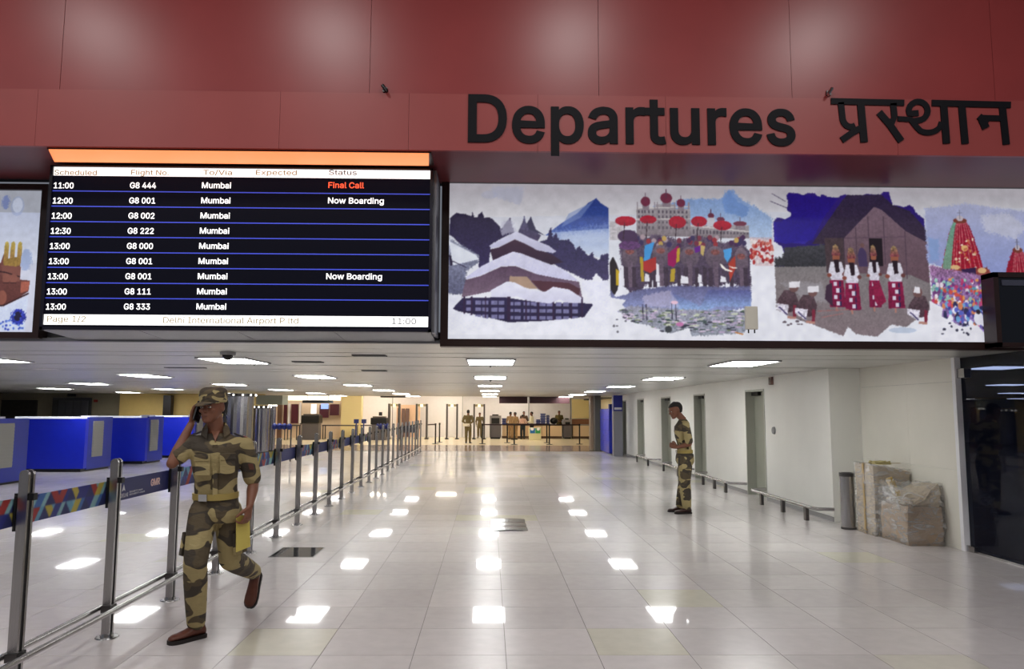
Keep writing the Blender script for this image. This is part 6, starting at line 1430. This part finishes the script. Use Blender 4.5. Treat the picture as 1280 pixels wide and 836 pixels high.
    if belt:
        b = MB(); b.loft([ring(lerp(pelvis, neckb, t), up, fp, (.124 + e) * s, (.166 * half / .19 + e) * s, 26, .004, 2.3) for t, e in ((.125, .0), (.125, .004), (.205, .004), (.205, 0))])
        bo = b.build('belt', M_webb, root, smooth=False, auto=True)
        c = lerp(pelvis, neckb, .165) + frame(up, fp)[0] * (.133 * s); f2, s2 = frame(up, fp)
        Q = Matrix((s2, f2, up)).transposed()
        vs = [c + Q @ Vector((x * .036, y * .006, z * .024)) for z in (-1, 1) for x, y in ((-1, -1), (1, -1), (1, 1), (-1, 1))]
        MB().add(vs, [(0,3,2,1),(4,5,6,7),(0,1,5,4),(1,2,6,5),(2,3,7,6),(3,0,4,7)]).build('buckle', M_chrome, bo)
    for sd in 'LR':
        m, so_ = MB(), MB(); shoe(m, so_, J['an' + sd], J['heel' + sd], J['toe' + sd], J.get('shoe_up' + sd, (0, 0, 1)), s)
        me = remesh(m, max(.006, voxel), 2, org, 'shoe'); o = link_mesh('shoe', me, boots or M_boot, root); so_.build('sole', M_sole, o)
    return hd, A, fw, up, so

# --- guard walking with a phone
g0 = G(243, 800); root = thing('person', (-2.02, 5.5, 0), 'person in camouflage uniform and cap striding forward, phone at the ear, holding a yellow envelope', 'person')
hx = Vector((-.34, -.94, 0)).normalized()      # walking direction
J = dict(slvR=.62, chin=P(266.5, 528, 5.44), head_up=(-.03, -.03, 1), face=(-.24, -.95, -.05), cap=True,
         neck=P(270, 541, 5.48), chest=P(270, 575, 5.46), pelvis=P(270, 634, 5.50),
         shR=P(238, 554, 5.42), shL=P(306, 556, 5.53), elR=P(215, 579, 5.30), wrR=P(238, 540, 5.36), elL=P(317, 604, 5.58), wrL=P(312, 633, 5.44),
         hipR=P(254, 641, 5.46), hipL=P(286, 641, 5.54), knR=P(244, 704, 5.32), knL=P(288, 699, 5.58), anR=P(244, 781, 5.30), anL=P(318, 737, 5.93),
         handR=dict(f=(.16, .05, .95), n=(.95, -.15, -.1), side=(.2, .95, 0), curl=(.15, .55, .45)),
         handL=dict(f=(-.10, -.16, -.95), n=(-.92, .28, 0), side=(-.3, -.9, 0), curl=(.55, .9, .6), thumb_in=.9))
a = G(252, 797); J['heelR'] = a + Vector((.01, .03, 0)); d = (G(218, 806) - a).normalized(); J['toeR'] = J['heelR'] + Vector((-.66, -.75, 0)) * .262
J['anR'] = J['heelR'] + Vector((-.045, -.05, .10))
tl_ = G(312, 762); J['toeL'] = Vector((tl_.x, tl_.y, .012)); J['heelL'] = J['toeL'] + Vector((.02, .135, .245)); J['anL'] = J['heelL'] + Vector((-.01, -.085, .03)); J['shoe_upL'] = Vector((0, -1, .2))
_f, _s = frame(J['head_up'], J['face']); _c = Vector(J['chin']) + Vector(J['head_up']).normalized() * .078 + _f * .030 + _s * .108
J['wrR'] = _c - Vector(J['handR']['f']).normalized() * .075 + _s * .026
hd, A, fw, up, shirt = person(root, J, M_camo, hx, .0055, 1.0)
# collar, placket, pockets, shoulder straps on the shirt
def slab(name, c, ux, uz, un, w, h, t, m, parent):
    c, ux, uz, un = Vector(c), Vector(ux).normalized(), Vector(uz).normalized(), Vector(un).normalized()
    vs = [c + ux * (x * w / 2) + uz * (z * h / 2) + un * (y * t) for z in (-1, 1) for x, y in ((-1, 0), (1, 0), (1, 1), (-1, 1))]
    return MB().add(vs, [(0,3,2,1),(4,5,6,7),(0,1,5,4),(1,2,6,5),(2,3,7,6),(3,0,4,7)]).build(name, m, parent, bevel=.003)
sdv = fw.cross(up); ch = lerp(J['pelvis'], J['neck'], .66) + fw * .02
for x in (-1, 1):
    c = ch + sdv * .082 * x + fw * .128; un = (fw + sdv * .42 * x).normalized(); ux = (sdv - fw * .42 * x).normalized()
    pk = slab('pocket', c - up * .045 - un * .012, ux, up, un, .105, .115, .016, M_camo, shirt)
    slab('pocket_flap', c + up * .02 - un * .008, ux, up, un, .112, .045, .018, M_camo, shirt)
slab('placket', lerp(J['pelvis'], J['neck'], .52) + fw * .135, sdv, up, fw, .034, .36, .008, M_camo, shirt)
nb = Vector(J['neck'])
for x in (-1, 1):
    col = MB(); vs = []
    nb_ = nb; nb = nb + up * .018
    pts = [(nb + up * .045 - fw * .06 + sdv * .02 * x), (nb + up * .045 + sdv * .066 * x), (nb + up * .005 + fw * .07 + sdv * .05 * x), (nb - up * .055 + fw * .108 + sdv * .058 * x), (nb - up * .028 + fw * .055 + sdv * .098 * x), (nb + up * .008 + sdv * .090 * x), (nb + up * .012 - fw * .07 + sdv * .03 * x)]
    nb = nb_; n = len(pts); o_ = (fw * .3 + up * .9).normalized() * .010
    col.add(pts + [p + o_ for p in pts], [tuple(range(n - 1, -1, -1)), tuple(range(n, 2 * n))] + [(i, (i+1) % n, n + (i+1) % n, n + i) for i in range(n)]).build('collar', M_camo, shirt)
    S = Vector(J['shL' if (Vector(J['shL']) - nb).dot(sdv) * x > 0 else 'shR']); d = (S - nb).normalized(); u2 = Vector((0, 0, 1)) - d * d.z
    slab('shoulder_strap', lerp(nb, S, .74) + u2 * .046, d, fw, u2, .10, .045, .012, mat('strap_dark', (52, 46, 50), .6), shirt)
    slab('rank_tab', lerp(nb, S, .90) + u2 * .058, d, fw, u2, .03, .04, .004, mat('tab_red', (150, 50, 60), .5), shirt)
S, E = Vector(J['shL']), Vector(J['elL'])
slab('sleeve_badge', lerp(S, E, .55) + Vector((.03, -.062, 0)), (1, .4, 0), (E - S) * -1, (.4, -1, 0), .035, .045, .005, mat('badge_brown', (90, 52, 40), .6), shirt)
# V of skin at the open collar
MB().add([nb + up * .02 + fw * .055 + sdv * .03, nb + up * .02 + fw * .055 - sdv * .03, nb - up * .05 + fw * .122, nb + up * .02 + fw * .035 + sdv * .03, nb + up * .02 + fw * .035 - sdv * .03, nb - up * .075 + fw * .10],
         [(0,1,2),(5,4,3),(0,3,4,1),(1,4,5,2),(2,5,3,0)]).build('bare_throat', M_skin, root)
# side pockets of the trousers
for sdn, x in (('R', -1), ('L', 1)):
    H, K = Vector(J['hip' + sdn]), Vector(J['kn' + sdn]); ax = (H - K).normalized(); f2, s2 = frame(ax, hx); sx = s2 if s2.dot(sdv * (1 if (H - Vector(J['pelvis'])).dot(sdv) > 0 else -1)) > 0 else -s2
    slab('cargo_pocket', lerp(H, K, .62) + sx * .076, f2, ax, sx, .13, .16, .022, M_camo, [c for c in root.children if c.name.startswith('trousers')][0])
# phone, against the ear
W = Vector(J['wrR']); fdir = Vector((.14, .12, .95)).normalized(); pn = Vector((.78, .40, -.1)).normalized()
pc = hd(.062, .035, 0); sgn_ = 1
c = hd(.078, .030, .094 * sgn_); ux = (A @ Vector((sgn_, 0, 0))); uz = (A @ Vector((0, .42, -.9))).normalized(); un = ux; uf = uz.cross(un)
ph = thing('mobile_phone', tuple(c), 'black mobile phone held to the ear of the walking guard', 'phone')
slab('case', c, uf, uz, un, .070, .145, .012, M_black, ph); slab('glass', c - un * .0015, uf, uz, un, .062, .132, .002, M_glass, ph)
# yellow envelope
a, b, c2, d2 = P(296, 645, 5.42), P(312, 643, 5.50), P(313, 683, 5.50), P(295.5, 690, 5.42)
en = thing('envelope', tuple((a + c2) / 2), 'pale yellow paper envelope hanging from the left hand of the walking guard', 'envelope')
nn = (b - a).cross(d2 - a).normalized() * .008; M_env = mat('yellow_paper', (206, 188, 96), .6)
MB().add([a, b, c2, d2, a + nn, b + nn, c2 + nn, d2 + nn], [(0,1,2,3),(7,6,5,4),(0,4,5,1),(1,5,6,2),(2,6,7,3),(3,7,4,0)]).build('packet', M_env, en)
t1 = lerp(a, d2, .14); t2 = lerp(b, c2, .14)
MB().add([a - nn * .3, b - nn * .3, t2 - nn * .3, t1 - nn * .3, a, b, t2, t1], [(0,1,2,3),(7,6,5,4),(0,4,5,1),(1,5,6,2),(2,6,7,3),(3,7,4,0)]).build('flap', mat('yellow_paper_flap', (190, 172, 84), .6), en)

# --- guard standing in profile, head bowed
YP = 12.15
root2 = thing('person', (3.0, YP, 0), 'person in camouflage uniform standing in profile with bowed bare head near the white wall', 'person')
Pp = lambda x, y, dy=0: P(x, y, YP + dy)
J2 = dict(hs=1.12, chin=Pp(848, 521.5), head_up=(-.32, 0, .95), face=(-.90, -.12, -.42), neck=Pp(853.5, 524), chest=Pp(856, 542), pelvis=Pp(856, 572),
          shR=Pp(857, 531, .19), shL=Pp(857, 531, -.19), elR=Pp(862, 555, .22), elL=Pp(862, 555, -.24), wrR=Pp(846, 558, .06), wrL=Pp(846, 559, -.06),
          hipR=Pp(856.5, 575, .09), hipL=Pp(856.5, 575, -.09), knR=Pp(855, 603, .10), knL=Pp(856, 603, -.08), anR=Pp(855, 628, .12), anL=Pp(858, 630, -.08),
          handR=dict(f=(-.9, -.3, .25), n=(.1, -.9, .3), side=(0, .2, .9), curl=(.5, .8, .5)), handL=dict(f=(-.9, .3, .25), n=(.1, .9, .3), side=(0, -.2, .9), curl=(.5, .8, .5)))
hR, hL = G(858, 633.5), G(861, 637.5)
J2['heelR'] = Vector((Pp(858, 630).x, YP + .14, 0)); J2['toeR'] = J2['heelR'] + Vector((-.275, -.05, 0)); J2['heelL'] = Vector((Pp(862, 636).x, YP - .09, 0)); J2['toeL'] = J2['heelL'] + Vector((-.275, -.06, 0))
for sd in 'LR': J2['an' + sd] = J2['heel' + sd] + Vector((-.07, -.01, .10))
person(root2, J2, M_camo, (-1, -.1, 0), .007, .98, sleeve=.62, loose=1.14, boots=mat('dark_brown_boot', (58, 34, 30), .4))
pp = Pp(841, 556); ph2 = thing('mobile_phone', tuple(pp), 'small dark phone in the hands of the guard with bowed head', 'phone')
MB().box(pp.x - .006, pp.x + .006, pp.y - .035, pp.y + .035, pp.z - .05, pp.z + .06).build('case', M_black, ph2); MB().box(pp.x + .006, pp.x + .008, pp.y - .03, pp.y + .03, pp.z - .045, pp.z + .055).build('glass', M_glass, ph2)

# --- people in the far security hall
M_kh = mat('khaki_cloth', (110, 96, 62), .8, var=.2, vscale=7); M_kh2 = mat('tan_cloth', (150, 120, 84), .8, var=.15, vscale=7)
def far(label, px, pb, ptop, face, Y=None, up_mat=None, low_mat=None, arms='down', lean=0, sl=1.0):
    q = G(px, pb) if Y is None else P(px, pb, Y); Y = q.y; top = P(px, ptop, Y).z; base = 0.0; H = top; s = H / 1.74
    r = thing('person', (q.x, Y, 0), label, 'person'); f = Vector(face).normalized(); sd = Vector((f.y, -f.x, 0)); o = Vector((q.x, Y, 0))
    L = lambda a, b, c: o + f * (a * s) + sd * (b * s) + Vector((0, 0, c * s))
    j = dict(chin=L(.02 + lean, 0, 1.505), head_up=(f.x * lean, f.y * lean, 1), face=f, neck=L(lean * .8, 0, 1.46), chest=L(.01, 0, 1.25), pelvis=L(0, 0, .93),
             shR=L(lean*.6, .19, 1.40), shL=L(lean*.6, -.19, 1.40), hipR=L(0, .09, .90), hipL=L(0, -.09, .90), knR=L(.02, .10, .50), knL=L(.03, -.10, .50), anR=L(-.03, .10, .10), anL=L(-.01, -.10, .10),
             heelR=L(-.08, .10, 0), toeR=L(.19, .13, 0), heelL=L(-.06, -.10, 0), toeL=L(.21, -.13, 0))
    if arms == 'down': j.update(elR=L(-.03, .25, 1.12), wrR=L(.06, .24, .88), elL=L(-.03, -.25, 1.12), wrL=L(.06, -.24, .88))
    elif arms == 'front': j.update(elR=L(.02, .24, 1.13), wrR=L(.25, .10, 1.08), elL=L(.02, -.24, 1.13), wrL=L(.25, -.10, 1.08))
    else: j.update(elR=L(-.10, .27, 1.14), wrR=L(-.16, .06, .95), elL=L(-.10, -.27, 1.14), wrL=L(-.16, -.04, .97))
    for q_, sg in (('R', 1), ('L', -1)):
        E, W = j['el' + q_], j['wr' + q_]; j['hand' + q_] = dict(f=(W - E).normalized(), n=sd * -sg, side=f, curl=(.4, .6, .4))
    person(r, j, up_mat or M_kh, f, .013, s, trouser_mat=low_mat or up_mat or M_kh, sleeve=sl, boots=mat('black_shoe', (26, 22, 22), .4), belt=False); return r, L
r3, L3 = far('person in khaki uniform seen from behind, holding white papers behind the back', 585, 553.8, 512, (.12, 1, 0), arms='back')
c = L3(-.20, -.02, .94); o = MB().box(c.x - .22, c.x + .12, c.y - .012, c.y + .012, c.z - .06, c.z + .08).build('paper_sheets', mat('white_paper', (244, 238, 220), .6), org=tuple(c)); tag(o, 'white papers held behind the back of the khaki guard', 'paper')
far('person in khaki uniform facing the camera beyond the rightmost detector gate', 599.5, 546, 515.5, (0, -1, 0), Y=45.5)
far('person in khaki uniform, left one of the close pair at the counter', 638.0, 548, 514.5, (.5, .8, 0), Y=43.6, up_mat=M_kh2)
far('person in tan uniform, right one of the close pair at the counter', 644.0, 548.5, 514.8, (-.6, .7, 0), Y=42.9, up_mat=M_kh2)
far('person in pale pink shirt and dark trousers leaning to the counter, seen from behind', 653.4, 546.5, 518, (-.1, 1, 0), Y=44.1, up_mat=mat('pink_shirt', (214, 176, 160), .7), low_mat=mat('dark_trousers', (34, 44, 50), .7), arms='front', lean=.05)
far('person in brown behind the counter between pink shirt and white shirt', 654.8, 546, 513.8, (0, -1, 0), Y=46.0, up_mat=mat('brown_cloth', (84, 62, 46), .8))
far('person in white shirt and black trousers facing left at the counter', 664.8, 547, 514.4, (-.8, .3, 0), Y=43.6, up_mat=mat('white_shirt', (236, 230, 204), .7), low_mat=mat('black_trousers', (24, 24, 28), .7), arms='front')
far('person in camouflage behind the far x-ray machine, facing the camera', 699, 546, 513, (0, -1, 0), Y=46.6 - .25, up_mat=mat('olive_cloth', (96, 86, 44), .8, var=.3, vscale=9), arms='front')
